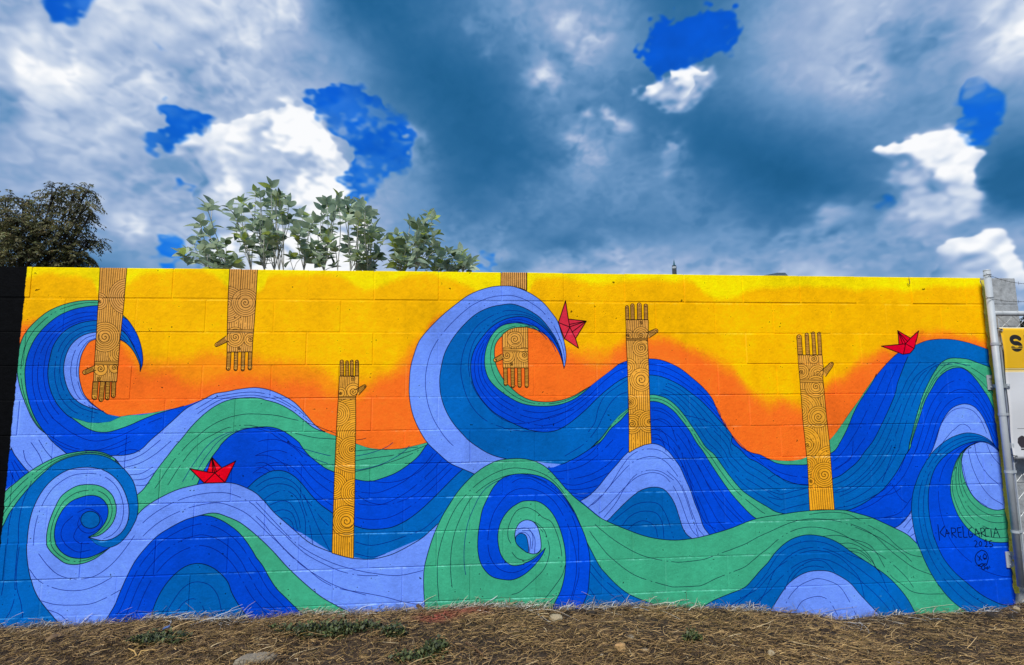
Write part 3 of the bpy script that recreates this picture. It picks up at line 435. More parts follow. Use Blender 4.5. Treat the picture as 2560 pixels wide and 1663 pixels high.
SIGN=["150,225 195,630","315,270 200,430 330,545","345,530 375,345 440,470","360,460 450,440","490,310 520,560","490,310 600,330 600,420 520,440 630,560","650,310 740,300","650,315 690,550 760,550","670,430 750,420","790,270 815,555 910,550","1020,290 955,350 945,480 980,555 1040,520 1045,470 980,470","1105,500 1130,320 1235,540","1120,470 1230,450","1250,330 1280,540","1240,330 1330,310 1340,400 1270,430 1380,530","1450,330 1380,320 1368,430 1390,530 1450,520","1520,350 1540,550","1590,550 1640,300 1750,550","1600,450 1690,440",
"1085,650 1130,635 1160,700 1100,800 1190,800","1248,650 1285,715 1248,785 1210,715 1248,650","1350,650 1400,660 1410,730 1370,800 1440,795","1550,635 1490,640 1480,710 1560,730 1560,790 1500,800",
"1280,880 1390,930 1450,1060 1430,1200 1390,1280 1300,1230 1200,1280 1130,1180 1120,1060 1170,960 1280,880","1175,1030 1290,1145","1255,1030 1215,1155","1365,975 1412,1050 1365,1125 1318,1050 1365,975","1350,1090 1410,1110","1215,1255 1240,1280 1215,1305 1190,1280 1215,1255","1320,1270 1372,1330 1330,1395 1280,1330 1320,1270","1435,1315 1462,1345 1435,1375 1408,1345 1435,1315","1240,1300 1280,1310","1370,1350 1408,1345","1290,1240 1390,1235"]
# soft edges of the painted sky (yellow / amber / light orange / orange), upper limit of each colour
SKY_Y="t0 -200,150 200,170 330,140 480,130 650,150 720,195 760,290 860,330 960,230 1000,210 1100,150 1300,125 1500,110 1650,150 1760,240 1850,330 t1 -40,300 60,240 100,160 250,140 400,140 600,150 750,210 850,250 950,230 1100,180 1250,140 1330,130 1450,170 1600,210 1720,260 1850,300 t2 60,320 130,265 180,190 300,165 600,210 800,200 1000,180 1200,190 1380,210 1500,300 1700,320 1850,270 t3 0,250 200,235 400,240 700,260 900,250 1100,260 1300,230 1500,240 1690,230 1900,230"
SKY_O="t0 -200,500 500,560 600,640 800,620 960,660 1120,800 1300,790 1450,800 1600,745 1800,780 t1 0,790 200,835 400,875 550,905 640,965 850,980 950,935 1050,880 1150,770 1250,660 t2 -600,500 -100,500 60,530 150,540 300,590 420,690 520,722 640,716 800,680 900,655 1050,640 1200,645 1350,700 1500,760 1600,820 1700,865 1780,950 1860,1040 t3 0,1110 100,1100 200,1130 300,1150 440,1010 500,970 600,900 700,800 800,760 900,730 1000,720 1150,605 1250,592 1400,610 1600,645 1700,665 1900,690"
SKY_D="t0 -200,500 500,560 600,640 800,620 960,720 1100,900 1200,930 1300,920 1400,930 1500,970 1600,990 1800,930 t1 0,940 200,955 400,990 600,1075 780,1080 900,1010 1050,920 1150,860 1250,720 t2 -600,500 -100,500 60,530 150,540 300,590 420,720 520,790 640,840 740,830 800,740 900,690 1050,665 1200,670 1350,740 1500,800 1600,870 1700,920 1780,1010 1860,1090 t3 0,1180 100,1150 200,1190 300,1200 440,1060 500,1000 600,940 700,830 800,790 900,760 1000,750 1150,640 1250,630 1400,630 1600,665 1700,690 1900,700"

# ======================= painter of the mural =======================
def paint(dat,native2px,W,H,px_per_native):
    rnd=random.Random(7); cv=Canvas(W,H); T=dat['TILE']
    def pts(txt,tile=None):
        out=[]; cur=tile
        for k in txt.split():
            if ',' in k:
                x,y=k.split(',')[:2]; ox,oy,sc=T[cur]; out.append((ox+float(x)/sc,oy+float(y)/sc))
            else: cur=k
        return np.array(out)
    C={k:catmull(pts(v),2.0) for k,v in dat['CURVES'].items()}
    N=native2px; S=px_per_native
    def ppoly(txt):
        out=[]; tile=None; k=0; tk=txt.split()
        while k<len(tk):
            w=tk[k]
            if w[0] in '+-' and w[1:] in C: out.append(C[w[1:]] if w[0]=='+' else C[w[1:]][::-1])
            elif ',' in w:
                ox,oy,sc=T[tile]; x,y=map(float,w.split(',')); out.append(np.array([[ox+x/sc,oy+y/sc]]))
            else: tile=w
            k+=1
        return np.vstack(out)
    def expr(e):
        parts=[]
        for p in e.split('+'):
            rev='~' in p; p=p.replace('~',''); a,b=0,1
            if '[' in p: p,q=p[:-1].split('['); a,b=map(float,q.split(':'))
            c=C[p]; d=resample(c,400); d=d[int(a*399):int(b*399)+1]
            parts.append(d[::-1] if rev else d)
        return np.vstack(parts)
    COL={'L':(112,152,255),'B':(0,74,216),'D':(0,100,186),'G':(64,172,132)}
    INK=(8,18,40); INK2=(4,18,112)
    LW=1.65
    # ---- painted sky
    yy=np.arange(H)[:,None]; rng=np.random.default_rng(3)
    def fbm(n,scale):
        out=np.zeros(n)
        for k in range(5):
            g=rng.normal(size=int(n/scale*2**k)+4); xs=np.linspace(0,len(g)-2,n); i=xs.astype(int); f=xs-i; f=f*f*(3-2*f)
            out+=(g[i]*(1-f)+g[i+1]*f)*.55**k
        return out
    def edge(txt,col,soft,amp):
        P=N(resample(catmull(pts(txt),6),700)); o=np.argsort(P[:,0]); yb=np.interp(np.arange(W)+.5,P[o,0],P[o,1])+fbm(W,60*S)*amp*S
        a=((yy-yb[None,:])/(soft*S)+.5).clip(0,1); a=a*a*(3-2*a)
        n=rng.normal(size=(H//6+1,W//6+1)); n=np.kron(n,np.ones((6,6)))[:H,:W]; a=(a+.10*n*4*a*(1-a)).clip(0,1)
        cv.a+=(np.asarray(col,np.float32)-cv.a)*a[...,None].astype(np.float32)
    cv.a[:]=(255,228,0)
    edge(dat['SKY_Y'],(255,188,0),24,2.0); edge(dat['SKY_O'],(255,146,20),50,4.0); edge(dat['SKY_D'],(255,114,32),50,5.0)
    def line(P,w=LW,col=INK,dash=False,clip=None):
        P=np.asarray(P); n=max(2,int(np.hypot(*np.diff(P,axis=0).T).sum()/3)); P=resample(P,n)
        segs=[P]
        if dash:
            segs=[]; i=rnd.randint(-30,0); 
            while i<n:
                k=rnd.randint(36,110); 
                if i+k>2: segs.append(P[max(i,0):i+k])
                i+=k+3
                if rnd.random()<.75 and 0<i<n-1: segs.append(P[i:i+2]); i+=4
                if rnd.random()<.2 and 0<i<n-1: segs.append(P[i:i+2]); i+=4
            segs=[g for g in segs if len(g)>1]
            if not segs: return
        cv.stroke([N(g) for g in segs],w*S,col,clip)
    def inkfor(P):  # darker line on green, navy on blue
        p=N(P[len(P)//2:len(P)//2+1])[0].astype(int); x,y=min(max(p[0],0),W-1),min(max(p[1],0),H-1); c=cv.a[y,x]; return INK if c[1]>c[2]*.9 else INK2
    flows=dat['FLOWS']; 
    arm_top=ppoly(dat['ARM_TOP'])
    WOOD=(214,150,62)
    def wood(y): t=min(1,max(0,(y-680)/520)); return tuple(np.array((222,160,86))*(1-t)+np.array((248,172,36))*t)
    done=False
    for col,poly,outl in dat['FILLS']:
        if '+E_out' in poly and not done:
            done=True; cv.fill(N(arm_top),wood(690)); cl=cv.mask(N(arm_top))
            for q in range(14): x=1252+q*4.9; line([(x,675),(x+.6,700),(x,735)],1.3,(30,18,6),q%2==1,cl)
            line(np.vstack([arm_top,arm_top[:1]])[1:4],1.6,(30,18,6)); line(arm_top[[0,5]],1.6,(30,18,6))
        if 'circle' in poly:
            _,tl,c,r=poly.split(); ox,oy,sc=T[tl]; cx,cy=map(float,c.split(',')); rx,ry=map(float,r.split(',')); a=np.linspace(0,6.2832,60)
            P=np.stack([ox+(cx+rx*np.cos(a))/sc,oy+(cy+ry*np.sin(a))/sc],1); cv.fill(N(P),COL[col]); line(P,LW); continue
        cv.fill(N(ppoly(poly)),COL[col])
        for o in outl.split(): line(C[o],LW)
    for a,b,fr in flows:
        A=resample(expr(a),160); Bc=resample(expr(b),160)
        for f in fr.split():
            f=float(f); P=A*(1-f)+Bc*f; P=P[4:-4]; P=P+np.stack([np.sin(np.arange(len(P))/19.+f*9),np.cos(np.arange(len(P))/23.+f*5)],1)*.7
            line(P,1.15,inkfor(P),True)
    for t in dat['STROKES']:
        P=catmull(pts(t),2.); line(P,1.15,inkfor(P),True)
    # ---- arms
    K=(38,22,8)
    def capsule(x0,y0,x1,y1,w0,w1):
        d=np.array([x1-x0,y1-y0]); L=np.hypot(*d); d=d/L; n=np.array([-d[1],d[0]]); a=np.linspace(-math.pi/2,math.pi/2,10)
        tip=np.array([x1,y1]); cap=[tip+w1/2*(math.sin(q)*n+math.cos(q)*d) for q in a]
        return np.vstack([np.array([x0,y0])-n*w0/2,cap,np.array([x0,y0])+n*w0/2]),d,n,L
    def spiral(cx,cy,r,turns,ph,sg,clip,w=1.5):
        t=np.linspace(.06,1,70); a=ph+sg*t*turns*2*math.pi; line(np.stack([cx+r*t*np.cos(a),cy+r*t*np.sin(a)],1),w,K,False,clip)
    for A in dat['ARMS']:
        P=ppoly(A['poly']); tl=A['t']; ox,oy,sc=T[tl]; ymid=P[:,1].mean(); wd=wood(ymid); cv.fill(N(P),wd); clip=cv.mask(N(P))
        if len(P)>12: # long arms shift from ochre to golden yellow downwards
            for q in range(8):
                ya=P[:,1].min()+(P[:,1].max()-P[:,1].min())*q/8; M=cv.mask(N(P)); m=M[2]; r0=int(N(np.array([[P[:,0].mean(),ya]]))[0,1]); r1=M[1]
                if r1>r0>=M[0]: cv.a[r0:r1]+=(np.asarray(wood(ya),np.float32)-cv.a[r0:r1])*m[r0-M[0]:r1-M[0],:,None]
        # lengthwise stripes following the two sides
        top,bot=P[:,1].min(),P[:,1].max(); xs0,xs1=[],[]
        ys=np.linspace(top+1,bot-1,60); Bq=np.roll(P,-1,0)
        for y in ys:
            c=[a[0]+(y-a[1])/(b[1]-a[1])*(b[0]-a[0]) for a,b in zip(P,Bq) if (a[1]-y)*(b[1]-y)<0]; xs0.append(min(c)); xs1.append(max(c))
        xs0,xs1=np.array(xs0),np.array(xs1); wid=(xs1-xs0).max(); ns=max(8,int(wid/5.4))
        k0,k1=8,52; xs0=np.polyval(np.polyfit(ys[k0:k1],xs0[k0:k1],2),ys); xs1=np.polyval(np.polyfit(ys[k0:k1],xs1[k0:k1],2),ys)
        for q in range(1,ns):
            f=q/ns; line(np.stack([xs0*(1-f)+xs1*f+np.sin(ys/17+q)*.5,ys],1),.95,K,q%2==0,clip)
        def fanset(txt,tile):
            ox,oy,sc=T[tile]
            for g in txt.split():
                if ',' not in g: continue
                x,y,r0,r1=map(float,g.split(',')); x,y=ox+x/sc,oy+y/sc; r0,r1=r0/sc,r1/sc; a=np.linspace(0,6.2832,50)
                cv_fill(x,y,r1,clip,wood(y)); r=r1; k=0
                while r>3: line(np.stack([x+r*np.cos(a),y+r*np.sin(a)],1),.95,K,k%2==1,clip); r-=5.2; k+=1
        def cv_fill(x,y,r,clip,c):
            a=np.linspace(0,6.2832,50,endpoint=False); M=cv.mask(N(np.stack([x+r*np.cos(a),y+r*np.sin(a)],1)))
            if M is None: return
            y0,y1,m=M; a0,a1=max(y0,clip[0]),min(y1,clip[1])
            if a1<=a0: return
            mm=m[a0-y0:a1-y0]*clip[2][a0-clip[0]:a1-clip[0]]; cv.a[a0:a1]+=(np.asarray(c,np.float32)-cv.a[a0:a1])*mm[...,None]
        def spset(txt,tile):
            ox,oy,sc=T[tile]; k=0
            for g in txt.split():
                if ',' not in g: continue
                x,y,r,R=map(float,g.split(',')); x,y,r,R=ox+x/sc,oy+y/sc,r/sc,R/sc; a=np.linspace(0,6.2832,50); cv_fill(x,y,max(R,r),clip,wood(y)); q=R; j=0
                while q>r+1.5: line(np.stack([x+q*np.cos(a),y+q*np.sin(a)],1),1.0,K,j%2==1,clip); q-=5.0; j+=1
                spiral(x,y,r,2.1,1.2+k*1.7,1 if k%2 else -1,clip); k+=1
        fanset(A.get('fan',''),tl)
        if 'fan2' in A: fanset(A['fan2'],A['fan2'].split()[0])
        spset(A['sp'],tl)
        if 'sp2' in A: spset(A['sp2'],A['sp2'].split()[0])
        b0,b1=[oy+float(v)/sc for v in A['band'].split(',')]
        hb=np.array([[xs0.min()-4,b0],[xs1.max()+4,b0],[xs1.max()+4,b1],[xs0.min()-4,b1]]); M=cv.mask(N(hb)); a0,a1=max(M[0],clip[0]),min(M[1],clip[1])
        mm=M[2][a0-M[0]:a1-M[0]]*clip[2][a0-clip[0]:a1-clip[0]]; cv.a[a0:a1]+=(np.asarray(wood(b0),np.float32)-cv.a[a0:a1])*mm[...,None]
        for y in (b0,(b0+b1)/2,b1): line([(xs0.min()-4,y+.8),(xs1.max()+4,y-.8)],1.3,K,y not in (b0,b1),clip)
        x0,y0,x1,y1,w0,w1=map(float,A['th'].split(','))
        Q,d,n,L=capsule(ox+x0/sc,oy+y0/sc,ox+x1/sc,oy+y1/sc,w0*.72/sc,w1*1.12/sc); 
        ct=cv.mask(N(Q)); cv.fill(N(Q),wood(oy+y0/sc)); q=.18*L
        while q<L*.93:
            ww=(w0*.72+(w1*1.12-w0*.72)*q/L)/sc/2; c=np.array([ox+x0/sc,oy+y0/sc])+d*q; line([c-n*ww,c+d*1.2,c+n*ww],1.2,K); q+=3.0
        line(Q,1.7,K); spiral(ox+x1/sc,oy+y1/sc,w1/sc*.42,1.3,0,1,None,1.2)
        up=float(A['f'].split()[0].split(',')[3])<float(A['f'].split()[0].split(',')[1])
        for g in A['f'].split():
            x0,y0,x1,y1,w=map(float,g.split(',')); Q,d,n,L=capsule(ox+x0/sc,oy+y0/sc,ox+x1/sc,oy+y1/sc,w/sc,w/sc*.96); cv.fill(N(Q),wood(oy+y0/sc)); q=2.; ww=w/sc/2
            while q<L-ww*.6: c=np.array([ox+x0/sc,oy+y0/sc])+d*q; line([c-n*ww,c+n*ww+d*rnd.uniform(-.6,.6)],1.1,K); q+=rnd.uniform(2.6,3.4)
            line(Q,1.7,K); spiral(ox+x1/sc,oy+y1/sc,ww*.8,1.4,1,1,None,1.1)
        line(np.vstack([P,P[:1]]),1.7,K)
    for tl,c,poly,ln in dat['BOATS']:
        P=pts(poly,tl); cv.fill(N(P),c)
        for g in ln.split(';'): 
            q=pts(g,tl)
            for i in range(len(q)-1): line(q[i:i+2],2.0,(25,4,8))
        for i in range(len(P)): line(np.array([P[i],P[(i+1)%len(P)]]),2.3,(25,4,8))
    for g in dat['SIGN']:
        P=pts(g,'s4'); line(catmull(P,1.) if len(P)>4 else P,2.0,(4,6,36))
    return cv.a.clip(0,255)/255.

# ======================= helpers =======================
rnd = random.Random(5); nrng = np.random.default_rng(21)
def srgb(r, g, b): return tuple(((v/255.)/12.92 if v/255. <= .04045 else ((v/255.+.055)/1.055)**2.4) for v in (r, g, b))
def mat(name, col, rough=.7, var=.12, scale=20., bump=0., bscale=None, metal=0., tint=False):
    m = bpy.data.materials.new(name); m.use_nodes = True; t = m.node_tree; b = t.nodes['Principled BSDF']; L = t.links.new
    b.inputs['Roughness'].default_value = rough; b.inputs['Metallic'].default_value = metal
    tcn = t.nodes.new('ShaderNodeTexCoord'); nz = t.nodes.new('ShaderNodeTexNoise'); nz.inputs['Scale'].default_value = scale; nz.inputs['Detail'].default_value = 6; L(tcn.outputs['Object'], nz.inputs['Vector'])
    r = t.nodes.new('ShaderNodeMapRange'); r.inputs[1].default_value = .3; r.inputs[2].default_value = .7; r.inputs[3].default_value = 1-var; r.inputs[4].default_value = 1+var; L(nz.outputs[0], r.inputs[0])
    mu = t.nodes.new('ShaderNodeVectorMath'); mu.operation = 'SCALE'; mu.inputs[0].default_value = col; L(r.outputs[0], mu.inputs['Scale'])
    if tint:
        at_ = t.nodes.new('ShaderNodeAttribute'); at_.attribute_name = 'tint'; L(at_.outputs['Color'], mu.inputs[0])
    L(mu.outputs[0], b.inputs['Base Color'])
    if bump:
        n2 = t.nodes.new('ShaderNodeTexNoise'); n2.inputs['Scale'].default_value = bscale or scale*4; n2.inputs['Detail'].default_value = 5; L(tcn.outputs['Object'], n2.inputs['Vector'])
        bp = t.nodes.new('ShaderNodeBump'); bp.inputs['Strength'].default_value = bump; bp.inputs['Distance'].default_value = .01; L(n2.outputs[0], bp.inputs['Height']); L(bp.outputs[0], b.inputs['Normal'])
    return m
def mesh_obj(name, V, F, m, parent=None, smooth=False, loc=None):
    me = bpy.data.meshes.new(name); me.from_pydata([tuple(map(float, v)) for v in V], [], F); me.update()
    if m: me.materials.append(m)
    if smooth: me.shade_smooth()
    o = bpy.data.objects.new(name, me); COL.objects.link(o)
    if parent: o.parent = parent
    if loc is not None: o.location = loc
    return o
def big_mesh(name, V, F, m, tint=None, parent=None, smooth=False):
    """numpy verts (n,3) and equal-sided faces (m,k); tint (n,3) per vertex"""
    V = np.asarray(V, np.float32); F = np.asarray(F, np.int32); me = bpy.data.meshes.new(name)
    me.vertices.add(len(V)); me.vertices.foreach_set('co', V.ravel()); k = F.shape[1]
    me.loops.add(F.size); me.loops.foreach_set('vertex_index', F.ravel()); me.polygons.add(len(F)); me.polygons.foreach_set('loop_start', np.arange(len(F), dtype=np.int32)*k)
    if tint is not None:
        a = me.attributes.new('tint', 'FLOAT_COLOR', 'POINT'); a.data.foreach_set('color', np.c_[tint, np.ones(len(V))].astype(np.float32).ravel())
    me.update(calc_edges=True); me.validate(); me.materials.append(m)
    if smooth: me.shade_smooth()
    o = bpy.data.objects.new(name, me); COL.objects.link(o); 
    if parent: o.parent = parent
    return o
def empty(name, label, cat, loc, group=None):
    o = bpy.data.objects.new(name, None); COL.objects.link(o); o.location = loc; o.empty_display_size = .1
    return tag(o, label, cat, group)
def tag(o, label, cat, group=None):
    o['label'] = label; o['category'] = cat
    if group: o['group'] = group
    return o
def box(x0, x1, y0, y1, z0, z1):
    return [(x0,y0,z0),(x1,y0,z0),(x1,y1,z0),(x0,y1,z0),(x0,y0,z1),(x1,y0,z1),(x1,y1,z1),(x0,y1,z1)], [(0,3,2,1),(4,5,6,7),(0,1,5,4),(1,2,6,5),(2,3,7,6),(3,0,4,7)]
class MB:
    def __init__(s): s.V, s.F = [], []
    def add(s, V, F): k = len(s.V); s.V += [tuple(v) for v in V]; s.F += [tuple(i+k for i in f) for f in F]; return s
    def box(s, *a): return s.add(*box(*a))
    def tube(s, pts, r, n=8, cap=True):
        pts = [Vector(p) for p in pts]; R = r if isinstance(r, (list, tuple)) else [r]*len(pts); k = len(s.V); up = Vector((.13, .37, .92)); 
        for i, p in enumerate(pts):
            t = (pts[min(i+1, len(pts)-1)]-pts[max(i-1, 0)]).normalized(); a = t.cross(up)
            if a.length < .05: a = t.cross(Vector((1, 0, 0)))
            a.normalize(); b = t.cross(a)
            for j in range(n): q = 2*math.pi*j/n; s.V.append(tuple(p+(a*math.cos(q)+b*math.sin(q))*R[i]))
        for i in range(len(pts)-1):
            for j in range(n): s.F.append((k+i*n+j, k+i*n+(j+1) % n, k+(i+1)*n+(j+1) % n, k+(i+1)*n+j))
        if cap: s.F.append(tuple(k+j for j in range(n))[::-1]); s.F.append(tuple(k+(len(pts)-1)*n+j for j in range(n)))
        return s
    def obj(s, name, m, parent=None, smooth=False):
        o = mesh_obj(name, s.V, s.F, m, None, smooth); me = o.data
        if parent: o.parent = parent; o.matrix_parent_inverse = Matrix.Translation(-Vector(parent.location))
        return o
    def bevel(s, name, m, parent=None, w=.004, seg=2):
        o = s.obj(name, m, parent); bm = bmesh.new(); bm.from_mesh(o.data); bmesh.ops.bevel(bm, geom=bm.edges[:], offset=w, segments=seg, affect='EDGES', profile=.6); bm.to_mesh(o.data); bm.free(); return o
def rock(name, loc, size, m, seed, parent=None, flat=1.0):
    bm = bmesh.new(); bmesh.ops.create_icosphere(bm, subdivisions=3, radius=1); r = random.Random(seed); P = [Vector((r.gauss(0, 1), r.gauss(0, 1), r.gauss(0, 1))).normalized() for _ in range(9)]; D = [r.uniform(.55, .9) for _ in P]
    for v in bm.verts:
        for p, d in zip(P, D):
            k = v.co.dot(p)
            if k > d: v.co -= p*(k-d)*.92
        v.co += Vector((r.gauss(0, 1), r.gauss(0, 1), r.gauss(0, 1)))*.018
        v.co = Vector((v.co.x*size[0], v.co.y*size[1], v.co.z*size[2]))
    me = bpy.data.meshes.new(name); bm.to_mesh(me); bm.free(); me.materials.append(m); o = bpy.data.objects.new(name, me); COL.objects.link(o); o.location = loc; o.rotation_euler = (r.uniform(-.1, .1), r.uniform(-.1, .1), r.uniform(-.5, .5)); return o

# ======================= ground =======================
GPX = np.array([[-5,.13],[-3.4,.12],[-2.6,.114],[-2.27,.116],[-2.05,.119],[-1.8,.128],[-1.21,.111],[-.96,.122],[-.68,.118],[-.47,.126],[-.24,.128],[.28,.128],[.55,.104],[.72,.1],[1.17,.094],[1.49,.07],[1.9,.036],[2.16,.004],[2.38,-.036],[2.65,-.022],[2.89,-.02],[3.26,-.028],[3.5,-.012],[3.61,.012],[3.9,.02],[5,.02]])
GN = [(rnd.uniform(1, 3.2), rnd.uniform(0, 6.28), rnd.uniform(0, 6.28)) for _ in range(14)]
def gheight(x, y):
    x = np.asarray(x, float); y = np.asarray(y, float); base = np.interp(x, GPX[:, 0], GPX[:, 1]); n = 0*x+0*y
    for i, (f, a, p) in enumerate(GN):
        k = 1.6*1.27**i; n = n+np.sin(k*(x*math.cos(a)+y*math.sin(a))*f+p)*.02/(1+.55*i)
    near = np.clip(-y/.25, 0, 1); far = np.exp(-np.maximum(0, np.hypot(x, y)-6)/6)
    return np.where(y > .02, .0, (base*np.exp(-np.maximum(0, -y-1)/4)+n*(.25+.75*near))*far)
def gpt(px, py):
    d = raydir(px, py); lo, hi = .5, 6.0
    for _ in range(50):
        md = (lo+hi)/2; p = CAM+d*md
        if p[2] > gheight(p[0], min(p[1], 0)): lo = md
        else: hi = md
    return Vector(CAM+d*lo)
xs = np.r_[-300, -120, -50, -20, -10, np.arange(-8, 7.01, .04), 10, 20, 50, 120, 300]; ys = np.r_[-300, -120, -50, -20, -9, np.arange(-5, .0, .035), 0.0, .04, 1, 3, 8, 20, 50, 150, 600]
GX, GY = np.meshgrid(xs, ys); GZ = gheight(GX, GY); nx = len(xs); ii = (np.arange(len(ys)-1)[:, None]*nx+np.arange(nx-1)[None]).ravel()
m_soil = mat('dry_soil', srgb(58, 46, 33), .95, .45, 9, 1.0, 90)
ground = big_mesh('ground', np.c_[GX.ravel(), GY.ravel(), GZ.ravel()], np.c_[ii, ii+1, ii+nx+1, ii+nx], m_soil, None, None, True); ground['kind'] = 'structure'

# ======================= the painted block wall =======================
IX0, IX1, IZ0, IZ1 = -3.7, 4.0, -.25, 2.25; PPM = 620
IW, IH = int((IX1-IX0)*PPM), int((IZ1-IZ0)*PPM)
def native_to_px(P):
    P = np.atleast_2d(np.asarray(P, float)); d = np.stack([(P[:, 0]-PW/2)/FPX, -(P[:, 1]-PH/2)/FPX, np.ones(len(P))], 1) @ MROT
    t = (0-CAM[1])/d[:, 1]; return np.stack([(CAM[0]+d[:, 0]*t-IX0)*PPM, (IZ1-(CAM[2]+d[:, 2]*t))*PPM], 1)
art = paint(globals(), native_to_px, IW, IH, 1/405.*PPM)
JO, TOPZ, XJ = .203, BASE-.014, -.375          # course height, top of the wall, a head joint of the even courses
yy, xx = np.mgrid[0:IH, 0:IW]; WX = IX0+(xx+.5)/PPM; WZ = IZ1-(yy+.5)/PPM
def wob(n, cell, amp): return lattice(n, 8, cell, 8, np.random.default_rng(cell), False)[0]*amp
pn = lattice(IW, IH, 9, 7, np.random.default_rng(4), False)+.7*lattice(IW, IH, 3, 3, np.random.default_rng(5), False); pn2 = lattice(IW, IH, 160, 120, np.random.default_rng(6), False)
for k in range(1, 12):                            # paler uneven streaks in the colour along the lower lips of the bed joints
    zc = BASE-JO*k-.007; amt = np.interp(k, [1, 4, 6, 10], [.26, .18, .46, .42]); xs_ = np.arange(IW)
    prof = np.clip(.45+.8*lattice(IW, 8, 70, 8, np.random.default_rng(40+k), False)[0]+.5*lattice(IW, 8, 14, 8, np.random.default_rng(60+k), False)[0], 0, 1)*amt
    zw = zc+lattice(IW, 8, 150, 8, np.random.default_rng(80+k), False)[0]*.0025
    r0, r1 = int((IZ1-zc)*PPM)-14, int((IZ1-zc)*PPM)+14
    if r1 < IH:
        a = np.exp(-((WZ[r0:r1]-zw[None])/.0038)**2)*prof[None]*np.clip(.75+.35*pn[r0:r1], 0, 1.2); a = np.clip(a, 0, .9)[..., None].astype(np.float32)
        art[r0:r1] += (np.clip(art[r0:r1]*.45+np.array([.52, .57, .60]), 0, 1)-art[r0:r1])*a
for k in range(11):                               # and, weaker, down some head joints
    for q in range(-9, 11):
        xj = XJ+.406*q+(.203 if k % 2 == 0 else 0); c = int((xj-IX0)*PPM)
        if not 10 < c < IW-12 or rnd.random() < .35: continue
        za, zb = BASE-JO*k, BASE-JO*(k+1); r0, r1 = max(0, int((IZ1-za)*PPM)), int((IZ1-zb)*PPM)
        if r1 > IH: continue
        a = np.exp(-((WX[r0:r1, c-9:c+9]-xj-.004)/.004)**2)*rnd.uniform(.03, .2)*np.clip(.6+.5*pn2[r0:r1, c-9:c+9], 0, 1); art[r0:r1, c-9:c+9] += (art[r0:r1, c-9:c+9]*.5+.5-art[r0:r1, c-9:c+9])*a[..., None].astype(np.float32)
art *= (1+.018*pn+.030*pn2+.018*lattice(IW, IH, 30, 75, np.random.default_rng(15), False))[..., None].astype(np.float32)
pits = (pn+.8*lattice(IW, IH, 4, 3, np.random.default_rng(9), False)) > 3.55; art[pits] *= .45          # pin holes in the block face
chips = (lattice(IW, IH, 8, 5, np.random.default_rng(12), False)+.45*pn2) > 3.7; art[chips] = art[chips]*.7+.2
gz = np.interp(IX0+(np.arange(IW)+.5)/PPM, GPX[:, 0], GPX[:, 1]); sp_ = np.exp(-np.clip(WZ-gz[None], 0, 9)/.035)*np.clip(.35+.5*lattice(IW, IH, 11, 11, np.random.default_rng(16), False)+.3*pn2, 0, 1)*.30; art += (np.array([.30, .25, .19])-art)*sp_[..., None].astype(np.float32)   # soil splashed up from the ground
black = np.array([.035, .04, .05])*.9; e = -2.64+.0012*pn[:, IW//2][:, None]
a = np.clip((e-WX)/.003+.5, 0, 1)[..., None].astype(np.float32); art += (black*(1+.12*pn[..., None])-art)*a
e = 3.614+lattice(IH, 8, 14, 8, np.random.default_rng(3), False)[0][:, None]*.004+lattice(IH, 8, 60, 8, np.random.default_rng(8), False)[0][:, None]*.006
grey = np.array([.60, .615, .625])*(1+.04*pn+.04*pn2)[..., None]
a = np.clip((WX-e)/.004+.5, 0, 1)[..., None].astype(np.float32); art += (grey-art)*a
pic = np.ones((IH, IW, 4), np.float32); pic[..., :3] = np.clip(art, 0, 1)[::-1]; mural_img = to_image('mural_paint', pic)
m_paint = bpy.data.materials.new('mural_paint'); m_paint.use_nodes = True; t = m_paint.node_tree; b = t.nodes['Principled BSDF']; L = t.links.new; N_ = t.nodes.new
b.inputs['Roughness'].default_value = .62; b.inputs['Specular IOR Level'].default_value = .04
ge = N_('ShaderNodeNewGeometry'); mp = N_('ShaderNodeSeparateXYZ'); L(ge.outputs['Position'], mp.inputs[0])
def lin(s, o, k):
    n_ = N_('ShaderNodeMapRange'); n_.clamp = False; n_.inputs[1].default_value = o; n_.inputs[2].default_value = k; L(s, n_.inputs[0]); return n_.outputs[0]
cb = N_('ShaderNodeCombineXYZ'); L(lin(mp.outputs[0], IX0, IX1), cb.inputs[0]); L(lin(mp.outputs[2], IZ0, IZ1), cb.inputs[1])
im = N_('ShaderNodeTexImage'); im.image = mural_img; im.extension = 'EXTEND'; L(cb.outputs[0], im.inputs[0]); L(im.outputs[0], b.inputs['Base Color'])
n1 = N_('ShaderNodeTexNoise'); n1.inputs['Scale'].default_value = 75; n1.inputs['Detail'].default_value = 7; n1.inputs['Roughness'].default_value = .65; L(ge.outputs['Position'], n1.inputs['Vector'])
n3 = N_('ShaderNodeTexNoise'); n3.inputs['Scale'].default_value = 9; n3.inputs['Detail'].default_value = 3; L(ge.outputs['Position'], n3.inputs['Vector'])
ad = N_('ShaderNodeMath'); ad.operation = 'MULTIPLY_ADD'; ad.inputs[1].default_value = 1.6; L(n3.outputs[0], ad.inputs[0]); L(n1.outputs[0], ad.inputs[2])
bp = N_('ShaderNodeBump'); bp.inputs['Strength'].default_value = .55; bp.inputs['Distance'].default_value = .004; L(ad.outputs[0], bp.inputs['Height']); L(bp.outputs[0], b.inputs['Normal'])
WALL = empty('block_wall', 'long concrete block wall painted with a mural of blue and green waves under a yellow orange sky', 'wall', (0, 0, 0))
WX0, WX1 = -7.3, 3.875
